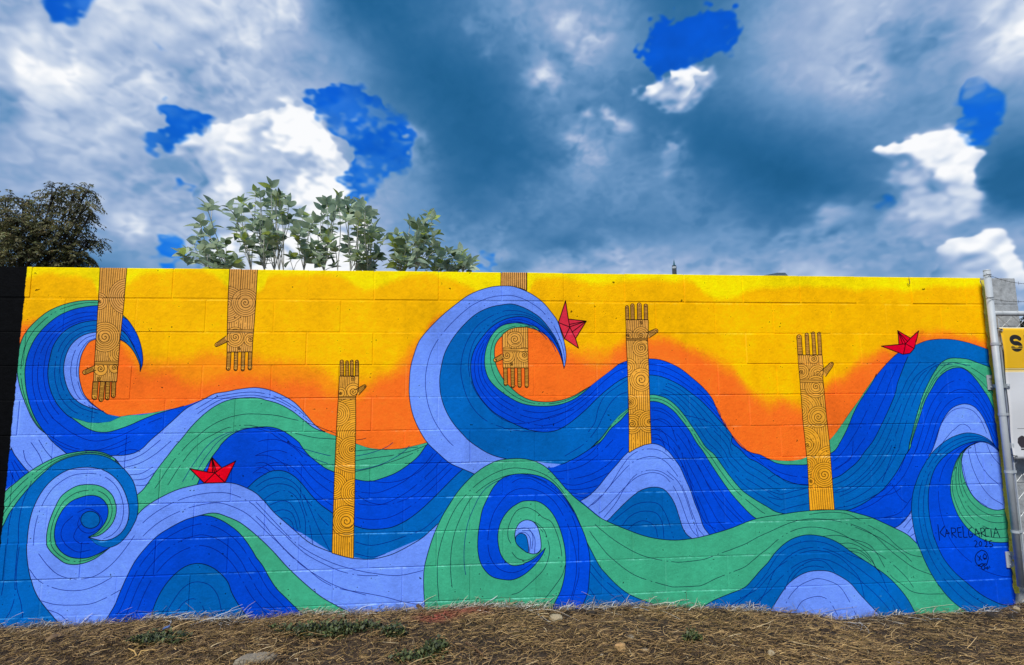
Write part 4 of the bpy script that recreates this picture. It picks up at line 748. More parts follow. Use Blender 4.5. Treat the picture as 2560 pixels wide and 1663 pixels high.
def block_mesh(w, h):
    bm = bmesh.new(); V, F = box(-w/2, w/2, 0, .19, -h/2, h/2); vs = [bm.verts.new(v) for v in V]
    for f in F: bm.faces.new([vs[i] for i in f])
    bmesh.ops.bevel(bm, geom=[e_ for e_ in bm.edges if all(v.co.y < .01 for v in e_.verts)], offset=.0025, segments=2, affect='EDGES', profile=.5)
    me = bpy.data.meshes.new('block'); bm.to_mesh(me); bm.free(); me.materials.append(m_paint); return me
cache = {}
for k in range(12):
    z1 = TOPZ if k == 0 else BASE-JO*k; z0 = BASE-JO*(k+1)
    off = XJ+(.203 if k % 2 == 0 else 0); q0 = math.floor((WX0-off)/.406)
    xj = [WX0]+[off+.406*q for q in range(q0, q0+40) if WX0+.06 < off+.406*q < WX1-.06]+[WX1]
    for xa, xb in zip(xj[:-1], xj[1:]):
        w, h = round(xb-xa-.006, 4), round(z1-z0-.006*(k > 0)-.004*(k == 0), 4); key = (w, h)
        if key not in cache: cache[key] = block_mesh(w, h)
        o = bpy.data.objects.new('block', cache[key]); COL.objects.link(o); o.parent = WALL
        o.location = ((xa+xb)/2, rnd.uniform(-.0016, .0016), (z0+z1)/2-(.004 if k else -.002)+rnd.uniform(-.0008, .0008)); o.rotation_euler = (rnd.uniform(-.004, .004), rnd.uniform(-.002, .002), rnd.uniform(-.002, .002))
MB().box(WX0+.003, WX1-.003, .0021, .186, -.25, TOPZ-.004).obj('mortar', m_paint, WALL)

# wire loop stuck into the top course, patch of masking tape down the edge of the paint
m_dark = mat('dark_wire', (.02, .018, .015), .5, .2, 60)
hk = [at(2271, 692.5, .02), at(2272.5, 697, -.004), at(2274.5, 703, -.009), at(2274.8, 708, -.008), at(2273, 711, -.006), at(2270, 711.2, -.006), at(2267.8, 709, -.004)]
tag(MB().tube(hk, .0019, 6).obj('wire_hook', m_dark), 'small bent dark wire hook sticking out of the yellow top course', 'hook')
m_tape = bpy.data.materials.new('masking_tape'); m_tape.use_nodes = True; t = m_tape.node_tree; b = t.nodes['Principled BSDF']; L = t.links.new; N_ = t.nodes.new; b.inputs['Roughness'].default_value = .5
tcn = N_('ShaderNodeTexCoord'); sp = N_('ShaderNodeMapping'); sp.inputs['Rotation'].default_value = (math.radians(90), 0, 0); L(tcn.outputs['Object'], sp.inputs[0])
br = N_('ShaderNodeTexBrick'); br.inputs['Color1'].default_value = (*srgb(70, 62, 20), 1); br.inputs['Color2'].default_value = (*srgb(84, 74, 20), 1); br.inputs['Mortar'].default_value = (*srgb(222, 206, 66), 1)
br.inputs['Scale'].default_value = 1; br.inputs['Brick Width'].default_value = .0105; br.inputs['Row Height'].default_value = .019; br.inputs['Mortar Size'].default_value = .0048; br.inputs['Mortar Smooth'].default_value = .05; br.offset = .5; L(sp.outputs[0], br.inputs['Vector'])
nz = N_('ShaderNodeTexNoise'); nz.inputs['Scale'].default_value = 45; L(tcn.outputs['Object'], nz.inputs['Vector']); rr = N_('ShaderNodeMapRange'); rr.inputs[1].default_value = .42; rr.inputs[2].default_value = .5; L(nz.outputs[0], rr.inputs[0])
mxx = N_('ShaderNodeMix'); mxx.data_type = 'RGBA'; L(rr.outputs[0], mxx.inputs[0]); mxx.inputs[6].default_value = (*srgb(214, 198, 70), 1); L(br.outputs[0], mxx.inputs[7]); L(mxx.outputs[2], b.inputs['Base Color'])
V, F = [], []; nz_ = 120
for i in range(nz_+1):
    z = BASE-.03-(2.128-.03)*i/nz_; w = .0165+.002*rnd.random(); xc = 3.619+.003*math.sin(i*.21)+.002*math.sin(i*.9); y = -.0035-.006*max(0, math.sin(i*.35))**6-.004*rnd.random()
    jl, jr = rnd.uniform(-.004, .004), rnd.uniform(-.003, .003); V += [(xc-w+jl, y, z), (xc+.002, y-.002, z), (xc+w+jr, y-.001, z)]
    if i: k = len(V)-6; F += [(k, k+1, k+4, k+3), (k+1, k+2, k+5, k+4)]
tp = tag(mesh_obj('masking_tape', V, F, m_tape), 'strip of yellow printed masking tape running down the right edge of the mural', 'tape'); md = tp.modifiers.new('thickness', 'SOLIDIFY'); md.thickness = .0012

# ======================= chain link gate at the right end =======================
m_white = mat('white_enamel', srgb(168, 175, 181), .5, .08, 9, .1, 60)
m_galv = mat('galvanised_wire', srgb(170, 174, 176), .45, .1, 30, metal=.4)
GY_ = -.085
pt = lambda x, y, Y=GY_: at(x, y, Y)
p_top, p_bot = pt(2468.5, 677), pt(2551.5, 1467); gx = (p_top.x+p_bot.x)/2; zt, zb = p_top.z, p_bot.z
GATE = empty('chain_link_gate', 'white pipe chain link gate hung on the right end of the wall', 'gate', (gx, GY_, zb))
MB().tube([(gx, GY_, zb), (gx, GY_, zt)], .0205, 20).obj('frame_pole', m_white, GATE, True)
MB().tube([(gx-.001, GY_, zt-.001), (gx-.001, GY_, zt+.006)], [.0215, .018], 20).obj('pole_cap', m_white, GATE)
zr = pt(2520, 784).z; zlow = zb+.05; GW = 1.3
MB().tube([(gx, GY_, zr), (gx+GW, GY_, zr)], .0175, 16).obj('top_rail', m_white, GATE, True)
MB().tube([(gx, GY_, zlow), (gx+GW, GY_, zlow)], .0175, 16).obj('bottom_rail', m_white, GATE, True)
MB().tube([(gx+GW, GY_, zlow-.02), (gx+GW, GY_, zr+.02)], .0205, 16).obj('end_pole', m_white, GATE, True)
xb_ = pt(2508, 922).x
MB().box(xb_-.004, xb_+.004, GY_-.004, GY_+.004, zlow+.03, zr-.035).obj('tension_bar', m_white, GATE)
for pyc in (860, 1036, 1180, 1330):
    z = pt(2500, pyc).z; mb = MB(); a = [(gx+.0225*math.cos(q), GY_+.0225*math.sin(q)) for q in np.linspace(.5, 2*math.pi-.5, 16)]; a = [(xb_+.008, GY_-.006)]+[p for p in a[::-1]]+[(xb_+.008, GY_+.006)]
    for (x, y), (x2, y2) in zip(a[:-1], a[1:]):
        d = Vector((x2-x, y2-y, 0)).normalized(); n = Vector((-d.y, d.x, 0))*.0012
        mb.add([(x-n.x, y-n.y, z-.0085), (x2-n.x, y2-n.y, z-.0085), (x2+n.x, y2+n.y, z-.0085), (x+n.x, y+n.y, z-.0085), (x-n.x, y-n.y, z+.0085), (x2-n.x, y2-n.y, z+.0085), (x2+n.x, y2+n.y, z+.0085), (x+n.x, y+n.y, z+.0085)], [(0,3,2,1),(4,5,6,7),(0,1,5,4),(1,2,6,5),(2,3,7,6),(3,0,4,7)])
    mb.obj('tension_band', m_white, GATE)
mb = MB(); z = pt(2522, 1115).z; mb.box(xb_-.012, xb_+.006, GY_-.012, GY_+.012, z-.018, z+.018); mb.bevel('latch_collar', m_white, GATE)
# woven wire: zigzag strands that hook into each other
mb = MB(); cw = .056; nstr = int((GW-.06)/cw); x0_ = xb_; rows = int((zr-.02-zlow)/cw)
for s_ in range(nstr):
    P = []
    for i in range(rows+1):
        side = 1 if (i+s_) % 2 else -1; P.append((x0_+cw*s_+cw/2+side*cw/2*1.04, GY_+.004*side*(1 if i % 2 else -1), zr-.012-cw*i))
    mb.tube(P, .0014, 5, False)
mb.obj('wire_mesh', m_galv, GATE)
for s_ in range(0, nstr, 2):                         # tie wires round the rail
    x = x0_+cw*(s_+.55); MB().tube([(x+.02*math.cos(q)*.3, GY_+.0195*math.cos(q), zr+.0195*math.sin(q)) for q in np.linspace(0, 6.3, 14)], .0014, 5).obj('tie_wire', m_galv, GATE)
for pl, py0, py1, sy in (((2464, 2479), 938, 975, 965), ((2511, 2529), 1379, 1419, 1404)):
    xa, xb2 = at(pl[0], py0, 0).x, at(pl[1], py0, 0).x; za, zb2 = at(pl[0], py1, 0).z, at(pl[0], py0, 0).z; zs = at(2500, sy, GY_).z
    h = MB(); h.box(xa, xb2, -.0085, -.0025, za, zb2); ho = h.bevel('hinge', m_white, GATE, .0015)
    def sub(m_, name):
        o = m_.obj(name, m_white); o.parent = ho; return o
    for zz in (za+.018, zb2-.018): sub(MB().tube([((xa+xb2)/2, -.008, zz), ((xa+xb2)/2, -.016, zz)], [.009, .0075], 6), 'bolt')
    sub(MB().tube([(xb2-.004, -.03, zs-.035), (xb2-.004, -.03, zs+.045), (xb2+.002, -.032, zs+.05), (xb2+.028, -.05, zs+.05)], .006, 10), 'pintle')
    sub(MB().box(xb2-.012, xb2+.006, -.036, -.008, zs-.012, zs+.012), 'pintle_arm')
    sub(MB().box(xb2-.006, gx+.05, GY_-.026, GY_-.0215, zs-.013, zs+.013).box(xb2-.006, gx+.05, GY_+.0215, GY_+.026, zs-.013, zs+.013).box(xb2-.01, xb2-.006, GY_-.026, -.03, zs-.013, zs+.013), 'strap')
    sub(MB().tube([(gx+.038, GY_-.026, zs), (gx+.038, GY_-.033, zs)], [.008, .006], 8), 'rivet')
# barbed wire, two strands from the pole
m_rust = mat('weathered_wire', srgb(92, 92, 92), .6, .2, 60, metal=.3)
for (y0, yd, y1) in ((690, 704, 712), (747, 751, 756)):
    a, c_, d_ = pt(2463, y0), pt(2505, (y0+y1)/2+3), pt(2560, y1); P = [a+Vector((-.006, 0, 0))]; e2 = d_+(d_-c_)*3; e2.z = d_.z+.01
    ctrl = catmull(np.array([[v.x, v.z] for v in (a, c_, d_, e2)]), .01); P = [Vector((x, GY_-.024, z)) for x, z in ctrl]
    mb = MB(); 
    for ph in (0, math.pi): mb.tube([p+Vector((0, math.cos(i*.9+ph), math.sin(i*.9+ph)))*.0016 for i, p in enumerate(P)], .0011, 4)
    for i in range(9, len(P), 13):
        for sgn in (1, -1): mb.tube([P[i]+Vector((.006, .004, .013*sgn)), P[i], P[i]+Vector((-.004, -.004, -.012*sgn))], [.0004, .0013, .0004], 4)
    mb.tube([Vector((gx+.0225*math.cos(q), GY_+.0225*math.sin(q), a.z+.0015*q)) for q in np.linspace(0, 6.6, 20)], .0013, 4); mb.tube([P[0], P[0]+Vector((-.008, 0, .004)), P[0]+Vector((-.014, .003, .012))], .0016, 4)
    mb.obj('barbed_wire', m_rust, GATE)

# banner tied to the mesh, its print kept flat
BY = GY_-.014
b0, b1_, b2_ = at(2497, 819, BY), at(2516, 932, BY), at(2536, 1148, BY); bx0 = b0.x; bz1, bz0 = b0.z, b2_.z; bw = 1.1; BP = 900
bh = int((bz1-bz0)*BP); bwp = int(bw*BP); cvb = Canvas(bwp, bh); cvb.a[:] = (206, 208, 212)
def bp_(pts_): return np.array([[(at(x, y, BY).x-bx0)*BP, (bz1-at(x, y, BY).z)*BP] for x, y in pts_])
R_ = lambda x0, y0, x1, y1, c: cvb.fill(np.array([[x0, y0], [x1, y0], [x1, y1], [x0, y1]], float), c)
zy = (bz1-at(2516, 932, BY).z)*BP; zl = (bz1-at(2516, 920, BY).z)*BP
R_(0, 0, bwp, zy, (232, 180, 6)); R_(0, 0, bwp, 4, (232, 226, 200))
for dy, c in ((0, (150, 112, 4)), (3, (240, 226, 170)), (7, (150, 112, 4)), (11, (240, 226, 170)), (19, (246, 240, 214)), (23, (206, 208, 212))): R_(0, zl+dy*1.15, bwp, zl+(dy+4)*1.15, c)
sx0, sy0 = bp_([(2519.5, 838)])[0]; sx1, sy1 = bp_([(2556, 879)])[0]; sx1 = bp_([(2554, 858)])[0][0]; sw, sh = sx1-sx0, sy1-sy0
th = np.linspace(0, 1, 60); cx_, cy_ = (sx0+sx1)/2, (sy0+sy1)/2
def arc(cx, cy, rx, ry, a0, a1): q = np.radians(np.linspace(a0, a1, 24)); return np.stack([cx+rx*np.cos(q), cy+ry*np.sin(q)], 1)
S = np.vstack([arc(cx_, sy0+sh*.31, sw*.36, sh*.20, -25, -270), arc(cx_, sy0+sh*.69, sw*.36, sh*.20, -90, 155)]); cvb.stroke([S], sw*.30, (26, 22, 18))
for f in (.66, .78): R_(sx0-2, sy0+sh*f, sx1+3, sy0+sh*f+sh*.035, (232, 184, 10))
ux = bp_([(2558, 840)])[0][0]; R_(ux, sy0, ux+sw*.28, sy1, (26, 22, 18))
l0 = bp_([(2543, 1071)])[0]; R_(l0[0], l0[1], bwp*.9, l0[1]+2.4, (60, 62, 70))
k0 = bp_([(2557, 1104)])[0]; q = np.linspace(0, 6.283, 40); cvb.fill(np.stack([k0[0]+30*np.cos(q)*(1+.05*np.sin(9*q)), k0[1]+34*np.sin(q)*(1+.04*np.sin(7*q))], 1), (52, 46, 52)); R_(k0[0]-14, k0[1]+30, k0[0]+22, k0[1]+50, (52, 46, 52)); R_(k0[0]-16, k0[1]+37, k0[0]+24, k0[1]+41, (200, 200, 205))
pb = np.ones((bh, bwp, 4), np.float32); pb[..., :3] = np.clip(cvb.a/255., 0, 1)[::-1]
m_ban = mat('vinyl_banner', (.8, .8, .8), .55, .03, 8, .25, 7); t = m_ban.node_tree; im = t.nodes.new('ShaderNodeTexImage'); im.image = to_image('banner_print', pb); uvn = t.nodes.new('ShaderNodeUVMap'); t.links.new(uvn.outputs[0], im.inputs[0]); t.links.new(im.outputs[0], t.nodes['Principled BSDF'].inputs['Base Color'])
n_, m__ = 50, 40; V, F = [], []; uv = []
for j in range(m__+1):
    for i in range(n_+1):
        u, v = i/n_, j/m__; sag = .006*math.sin(v*math.pi)*math.exp(-u*9); V.append((bx0+u*bw+sag, BY+.006*math.sin(u*17+v*6)+.004*math.sin(v*13-u*5)-.005, bz0+v*(bz1-bz0))); uv.append((u, v))
for j in range(m__):
    for i in range(n_): k = j*(n_+1)+i; F.append((k, k+1, k+n_+2, k+n_+1))
ban = empty('vinyl_banner', 'yellow and white vinyl banner with a black striped letter tied to the chain link gate', 'banner', (bx0, BY, bz0))
o = MB().add(V, F).obj('sheet', m_ban, ban, True); ul = o.data.uv_layers.new(name='UVMap')
for lp in o.data.loops: ul.data[lp.index].uv = uv[lp.vertex_index]
o.modifiers.new('thickness', 'SOLIDIFY').thickness = .0012
for px_, py_ in ((2503.5, 825), (2541, 1142)):
    c = at(px_, py_, BY-.014); MB().tube([c+Vector((.0085*math.cos(q), 0, .0085*math.sin(q))) for q in np.linspace(0, 6.283, 18)], .0028, 6, False).obj('grommet', m_galv, ban, True)
    MB().tube([c+Vector((.003, -.002, -.002)), c+Vector((-.008, -.006, .005)), c+Vector((-.022, .008, .012)), c+Vector((-.026, .02, .008))], .0024, 6).obj('tie', m_dark, ban)

# ======================= plants and buildings behind the wall =======================
m_bark = mat('dark_bark', (.035, .028, .02), .9, .3, 20, .6)
m_leafd = mat('dark_foliage', (.05, .06, .02), .6, .35, 3, tint=True)
def translucent(m_, f):                     # thin leaves let light through
    t = m_.node_tree; pb_ = t.nodes['Principled BSDF']; tr = t.nodes.new('ShaderNodeBsdfTranslucent'); mi = t.nodes.new('ShaderNodeMixShader'); mi.inputs[0].default_value = f
    src = pb_.inputs['Base Color'].links[0].from_socket; t.links.new(src, tr.inputs[0]); t.links.new(pb_.outputs[0], mi.inputs[1]); t.links.new(tr.outputs[0], mi.inputs[2]); t.links.new(mi.outputs[0], t.nodes['Material Output'].inputs[0])
translucent(m_leafd, .42)
def tree(name, label, base, trunk_top, lobes, nspray, seed, leaf=.058, cols=((.13, .128, .05), (.19, .18, .075), (.065, .066, .028))):
    r = random.Random(seed); T = empty(name, label, 'tree', base); B_ = Vector(base); mb = MB(); tt = Vector(trunk_top)
    mb.tube([B_, B_.lerp(tt, .5)+Vector((.1, .05, 0)), tt], [.22, .17, .13], 10)
    V, F, TI = [], [], []
    for lc, lr in lobes:
        lc = Vector(lc); mid = tt.lerp(lc, .55)+Vector((r.uniform(-.2, .2), r.uniform(-.2, .2), -.15)); mb.tube([tt, tt.lerp(mid, .5)+Vector((0, 0, -.08)), mid, lc], [.05, .034, .022, .008], 6)
        for _ in range(5):
            e_ = lc+Vector((r.gauss(0, 1), r.gauss(0, 1), r.gauss(0, .7)))*lr*.6; mb.tube([mid.lerp(lc, r.uniform(.3, .9)), (lc+e_)/2+Vector((0, 0, .05)), e_], [.011, .007, .004], 5)
        for _ in range(int(nspray*lr*lr)):
            d = Vector((r.gauss(0, 1), r.gauss(0, 1), r.gauss(0, .8))).normalized(); p = lc+d*lr*(r.random()**.6); out = Vector((d.x+r.gauss(0, .5), d.y+r.gauss(0, .5), d.z*.4+r.gauss(0, .25)+.05)).normalized(); col = r.choice(cols); f_ = r.uniform(.75, 1.25); Lr = r.uniform(.16, .32); side = out.cross(Vector((0, 0, 1))).normalized()
            nl = r.randint(5, 8)
            for i in range(nl):
                s_ = (i+.5)/nl; q = p+out*Lr*s_+Vector((0, 0, -.16*s_*s_))
                for sg in (-1, 1):
                    dr = (side*sg*.75+out*.55+Vector((0, 0, -.75+r.uniform(-.4, .3)))).normalized(); w = dr.cross(Vector((r.gauss(0, .4), r.gauss(0, .4), 1))).normalized()*leaf*.24; ll = leaf*r.uniform(.9, 1.7); k = len(V)
                    V += [q, q+dr*ll*.45+w, q+dr*ll, q+dr*ll*.45-w]; F.append((k, k+1, k+2, k+3)); c_ = [v*f_*r.uniform(.85, 1.15) for v in col]; TI += [c_]*4
    mb.obj('trunk', m_bark, T, True)
    o = big_mesh('crown', np.array([tuple(v) for v in V]), np.array(F), m_leafd, np.array(TI)); o.parent = T; o.matrix_parent_inverse = Matrix.Translation(-B_); return T
TY = 9.0; sc_ = (TY-CAM[1])/FPX
def lob(l): return [(tuple(at(x, y, TY+dy)), rr*sc_) for x, y, rr, dy in l]
tb = at(20, 700, TY)
tree('feathery_tree', 'dark feathery leaved tree rising behind the black left end of the wall', (tb.x, TY, 0), (tb.x+.2, TY, tb.z-.1),
     lob([(14, 498, 26, 0), (60, 505, 20, .4), (40, 545, 42, -.4), (100, 512, 24, .3), (98, 560, 40, 0), (137, 480, 24, -.2), (185, 480, 26, .2), (215, 478, 20, 0), (215, 515, 24, -.3), (165, 520, 34, .3), (228, 535, 15, 0), (205, 545, 22, .2), (150, 570, 42, -.2), (200, 575, 18, .4), (215, 600, 18, 0), (243, 602, 17, .2), (190, 640, 28, -.2), (200, 652, 18, .3), (130, 630, 55, .3), (60, 620, 62, -.3), (20, 580, 60, .4), (-20, 640, 70, 0), (-60, 560, 66, 0), (-100, 500, 60, .5), (-120, 620, 70, 0), (150, 660, 40, 0), (215, 645, 14, 0), (180, 610, 22, .1)]), 760, 3)
TY2 = 6.0; sc_ = (TY2-CAM[1])/FPX; tb = at(2640, 760, TY2)
TY = TY2
tree('dark_bush', 'dark leafy bush beyond the right end of the wall above the gate', (tb.x, TY2, 0), (tb.x, TY2, tb.z-.6), lob([(2600, 850, 60, 0), (2640, 800, 60, .2), (2580, 830, 36, -.2), (2620, 900, 70, .2), (2700, 870, 80, 0), (2572, 800, 22, 0), (2590, 930, 50, 0)]), 900, 9, .07, ((.02, .028, .012), (.035, .045, .02)))

# saplings close behind the wall: stems and single large leaves
m_leaf = mat('pale_leaf', srgb(176, 194, 166), .5, .2, 25, .2, 60); m_leaf2 = mat('olive_leaf', srgb(164, 182, 92), .5, .2, 25, .2, 60); m_leaf3 = mat('grey_green_leaf', srgb(150, 172, 150), .5, .2, 25, .2, 60); m_leaf4 = mat('dark_leaf', srgb(84, 104, 74), .5, .2, 25, .2, 60)
m_stem = mat('pale_stem', srgb(176, 178, 174), .8, .2, 40, .4)
for m_ in (m_leaf, m_leaf2, m_leaf3, m_leaf4): translucent(m_, .4)
def leaf_mesh(m_, wide, curl):
    V, F = [], []; n = 6
    for i in range(n+1):
        s_ = i/n; w = wide*(math.sin(math.pi*min(1, s_**.8*1.02))**.8 if 0 < i < n else 0.02)*.5; z = -curl*s_*s_; V += [(s_, -w, z+w*.35), (s_, 0, z), (s_, w, z+w*.35)]
        if i: k = len(V)-6; F += [(k, k+1, k+4, k+3), (k+1, k+2, k+5, k+4)]
    me = bpy.data.meshes.new('leaf'); me.from_pydata(V, [], F); me.materials.append(m_); me.shade_smooth(); return me
LEAVES = [leaf_mesh(m_, w, c_) for m_ in (m_leaf, m_leaf, m_leaf3, m_leaf3, m_leaf2, m_leaf4) for w, c_ in ((.62, .10), (.50, .28))]
c7 = lambda x, y: (400+x/5.667, 430+y/5.667)
c8 = lambda x, y: (800+x/5.667, 430+y/5.667)
SHR = [
 ('pale stemmed sapling at the far left of the row behind the wall, leaning outward', [c7(1180, 1400), c7(960, 1400), c7(690, 1400)], [c7(740, 430), c7(560, 680), c7(690, 770), c7(470, 990), c7(320, 1150), c7(450, 1250), c7(780, 1020), c7(830, 1180), c7(600, 1060), c7(860, 1290), c7(660, 460), c7(720, 1200), c7(780, 1300), c7(1000, 1320), c7(560, 880), c7(930, 1180), c7(1090, 1250)], 0),
 ('tall sapling with upright pale stems, the highest of the row behind the wall', [c7(1290, 1400), c7(1480, 1400), c7(1620, 1400), c7(1690, 1400), c7(1750, 1400)], [c7(1160, 390), c7(1060, 600), c7(1080, 800), c7(1180, 920), c7(1350, 250), c7(1570, 170), c7(1610, 330), c7(1830, 420), c7(1580, 600), c7(1380, 660), c7(1850, 640), c7(1650, 930), c7(1440, 1080), c7(1430, 1290), c7(1500, 800), c7(1600, 440), c7(1300, 950), c7(1420, 300), c7(970, 470), c7(1680, 300), c7(1260, 480), c7(1560, 900), c7(1480, 700), c7(1720, 560), c7(1560, 1150), c7(1640, 370)], 0),
 ('sapling with yellowish top leaves just right of the highest one behind the wall', [c7(2040, 1400), c7(2320, 1400), c8(60, 1400), c7(1890, 1400), c8(250, 1400)], [c7(2000, 560), c7(1960, 820), c7(2290, 490), c7(2230, 830), c7(1870, 1180), c7(2080, 1180), c7(2100, 740), c7(2360, 380), c8(260, 310), c8(200, 500), c8(80, 960), c8(160, 930), c8(110, 1180), c7(2250, 1250), c8(240, 440), c8(160, 560), c7(2180, 660), c7(2160, 1000), c8(30, 1060), c8(200, 1290), c7(1960, 960)], 0),
 ('slender sapling near the middle of the row, its leaves massed at the top', [c8(430, 1410), c8(510, 1410), c8(700, 1410), c8(680, 1410)], [c8(370, 400), c8(510, 470), c8(350, 620), c8(560, 510), c8(720, 570), c8(670, 690), c8(780, 750), c8(840, 910), c8(390, 950), c8(380, 1090), c8(620, 1230), c8(850, 1190), c8(490, 1200), c8(640, 520), c8(590, 430), c8(420, 560), c8(730, 860), c8(560, 840), c8(640, 1330), c8(740, 1350), c8(940, 900), c8(540, 690), c8(430, 500)], 0),
 ('bushy sapling with dense low leaves right of the slender stems behind the wall', [c8(900, 1420), c8(1140, 1420), c8(1200, 1420), c8(1350, 1420)], [c8(1100, 850), c8(1100, 1000), c8(1390, 740), c8(1550, 560), c8(1280, 670), c8(1640, 850), c8(1330, 910), c8(1610, 980), c8(1640, 1060), c8(1420, 1080), c8(1290, 1180), c8(1150, 1150), c8(1000, 1290), c8(1230, 940), c8(1480, 680), c8(1600, 620), c8(1180, 1060), c8(1500, 830), c8(1060, 1340), c8(1230, 1320), c8(1360, 1200), c8(1040, 960), c8(1240, 1080), c8(1480, 960), c8(1400, 820), c8(1100, 1220)], 0),
 ('short sapling at the right end of the row, only its top over the wall', [c8(1500, 1430), c8(1650, 1430), c8(1810, 1430), c8(2020, 1430)], [c8(1600, 1300), c8(1690, 1170), c8(1750, 1270), c8(1990, 1100), c8(2080, 1290), c8(1900, 1150), c8(2150, 1260), c8(1830, 1110), c8(1960, 1340), c8(1560, 1180), c8(1680, 1370), c8(1880, 1360), c8(1480, 1330), c8(2140, 1350), c8(2010, 1160)], 0)]
for label, bases, tips, _ in SHR:
    Y0 = .75; bx_ = sum(at(x, y, Y0).x for x, y in bases)/len(bases); T = empty('sapling', label, 'sapling', (bx_, Y0, 0), 'row of pale leaved saplings growing behind the wall'); mb = MB(); nleaf = 0; tips = tips+[((tips[i][0]+tips[i-1][0])/2+rnd.uniform(-12, 12), (tips[i][1]+tips[i-1][1])/2+rnd.uniform(0, 26)) for i in range(0, len(tips), 2)]; tips = tips+[(x+rnd.gauss(0, 16), y+rnd.uniform(.25, .9)*(672-y)) for x, y in rnd.choices(tips, k=2)]
    for (tx, ty) in tips:
        bx, by = min(bases, key=lambda b_: abs(b_[0]-(tx*.62+.38*sum(q[0] for q in bases)/len(bases)))+rnd.random()*70); Y = Y0+rnd.uniform(-.28, .3); tip = at(tx, ty+5, Y); b_ = at(bx, by, Y0+(Y-Y0)*.3); root = Vector((bx_+(b_.x-bx_)*.45, Y0+(Y-Y0)*.1, 0))
        mid = b_.lerp(tip, .55)+Vector((rnd.uniform(-.02, .02), 0, rnd.uniform(0, .03)))
        c = catmull(np.array([root, b_, mid, tip]), .08); th_ = .0085 if (tip-b_).length > .3 else .006
        mb.tube([Vector(p) for p in c], [th_*(1-.72*i/len(c)) for i in range(len(c))], 6)
        nl = rnd.randint(5, 7); ph = rnd.random()*6.3; ax = (tip-mid).normalized()
        for i in range(nl):
            lvl = i/nl; q = tip-ax*(.035*(1-lvl)**2+.004); a = ph+i*2.4; elv = math.radians(-6+68*lvl+rnd.uniform(-20, 20)); ln = rnd.uniform(.066, .112)*(1.05-.25*lvl)
            o = bpy.data.objects.new('leaf', rnd.choices(LEAVES, [4, 4, 4, 4, 3, 3, 3, 3, 1.6, 1.6, 1.2, 1.2][:len(LEAVES)])[0]); COL.objects.link(o); o.parent = T; o.location = q-Vector(T.location)
            dv = Vector((math.cos(a)*math.cos(elv), math.sin(a)*math.cos(elv), math.sin(elv)))+ax*.25; o.rotation_euler = (dv.to_track_quat('X', 'Z') @ Euler((rnd.uniform(-.9, .9), 0, 0)).to_quaternion()).to_euler(); o.scale = (ln, ln, ln); nleaf += 1
        if (tip-b_).length > .2:
            for _k in range(2):       # a few leaves along the stem
                q = b_.lerp(tip, rnd.uniform(.35, .8)); a = rnd.random()*6.3; o = bpy.data.objects.new('leaf', rnd.choice(LEAVES)); COL.objects.link(o); o.parent = T; o.location = q-Vector(T.location); dv = Vector((math.cos(a), math.sin(a), .25)); o.rotation_euler = dv.to_track_quat('X', 'Z').to_euler(); ln = rnd.uniform(.05, .085); o.scale = (ln, ln, ln)
    mb.obj('stem', m_stem, T, True)

# far things just over the wall: a bell tower and a house roof
m_slate = mat('dark_slate', srgb(46, 58, 62), .5, .2, 2); m_tow = mat('dark_grey_render', srgb(58, 66, 68), .8, .2, 1); m_pale = mat('pale_stone', srgb(170, 180, 186), .8, .1, 1); m_cop = mat('copper_green_spire', srgb(40, 92, 108), .5, .15, 2)
BY2 = 120.0; k_ = (BY2-CAM[1])/FPX; tc_ = at(1686, 680, BY2); zz = lambda y: at(1686, y, BY2).z; w_ = 5.6*k_
TW = empty('bell_tower', 'tiny far bell tower with a blue green pointed spire over the wall top', 'tower', (tc_.x, BY2, 0))
def ring(mb, z0, z1, r0, r1, n=8):
    mb.tube([(tc_.x, BY2, z0), (tc_.x, BY2, z1)], [r0, r1], n); return mb
ring(MB(), 0, zz(672), w_*1.02, w_).obj('shaft', m_tow, TW)
ring(MB(), zz(672), zz(669.5), w_*1.02, w_*1.12).obj('cornice', m_pale, TW); ring(MB(), zz(669.5), zz(667.5), w_*1.12, w_*1.02).obj('band', m_pale, TW)
ring(MB(), zz(667.5), zz(665), w_*1.0, w_*.95).obj('parapet', m_slate, TW)
for q in range(8):
    a = (q+.5)*math.pi/4; mb = MB(); mb.box(-.035*w_, .035*w_, -.05*w_, .05*w_, zz(683), zz(674)); o = mb.obj('louvre', m_pale); o.parent = TW; o.matrix_parent_inverse = Matrix.Identity(4); o.location = (w_*.93*math.cos(a), w_*.93*math.sin(a), 0); o.rotation_euler = (0, 0, a)
for q in range(8):
    a = q*math.pi/4; MB().box(tc_.x+w_*.86*math.cos(a)-.1*w_, tc_.x+w_*.86*math.cos(a)+.1*w_, BY2+w_*.86*math.sin(a)-.1*w_, BY2+w_*.86*math.sin(a)+.1*w_, zz(665.2), zz(663.6)).obj('pinnacle', m_slate, TW)
ring(MB(), zz(665.2), zz(649), w_*.58, .02).obj('spire', m_cop, TW)
HY = 22.0; r1_, r2_, e1_, e2_ = at(1944, 682, HY), at(1963, 682, HY), at(1880, 692, HY-3), at(1976, 692, HY-3); ze = (e1_.z+e2_.z)/2-.05
HS = empty('house', 'far house of which only the dark hipped roof shows over the wall', 'house', ((e1_.x+e2_.x)/2, HY, 0))
MB().box(e1_.x+.15, e2_.x-.15, HY-2.8, HY+2.8, 0, ze-.05).obj('wall', m_pale, HS)
MB().add([(e1_.x, HY-3, ze), (e2_.x, HY-3, ze), (e2_.x, HY+3, ze), (e1_.x, HY+3, ze), (r1_.x, HY, r1_.z), (r2_.x, HY, r2_.z)], [(0, 1, 5, 4), (2, 3, 4, 5), (1, 2, 5), (3, 0, 4), (3, 2, 1, 0)]).obj('roof', m_slate, HS)

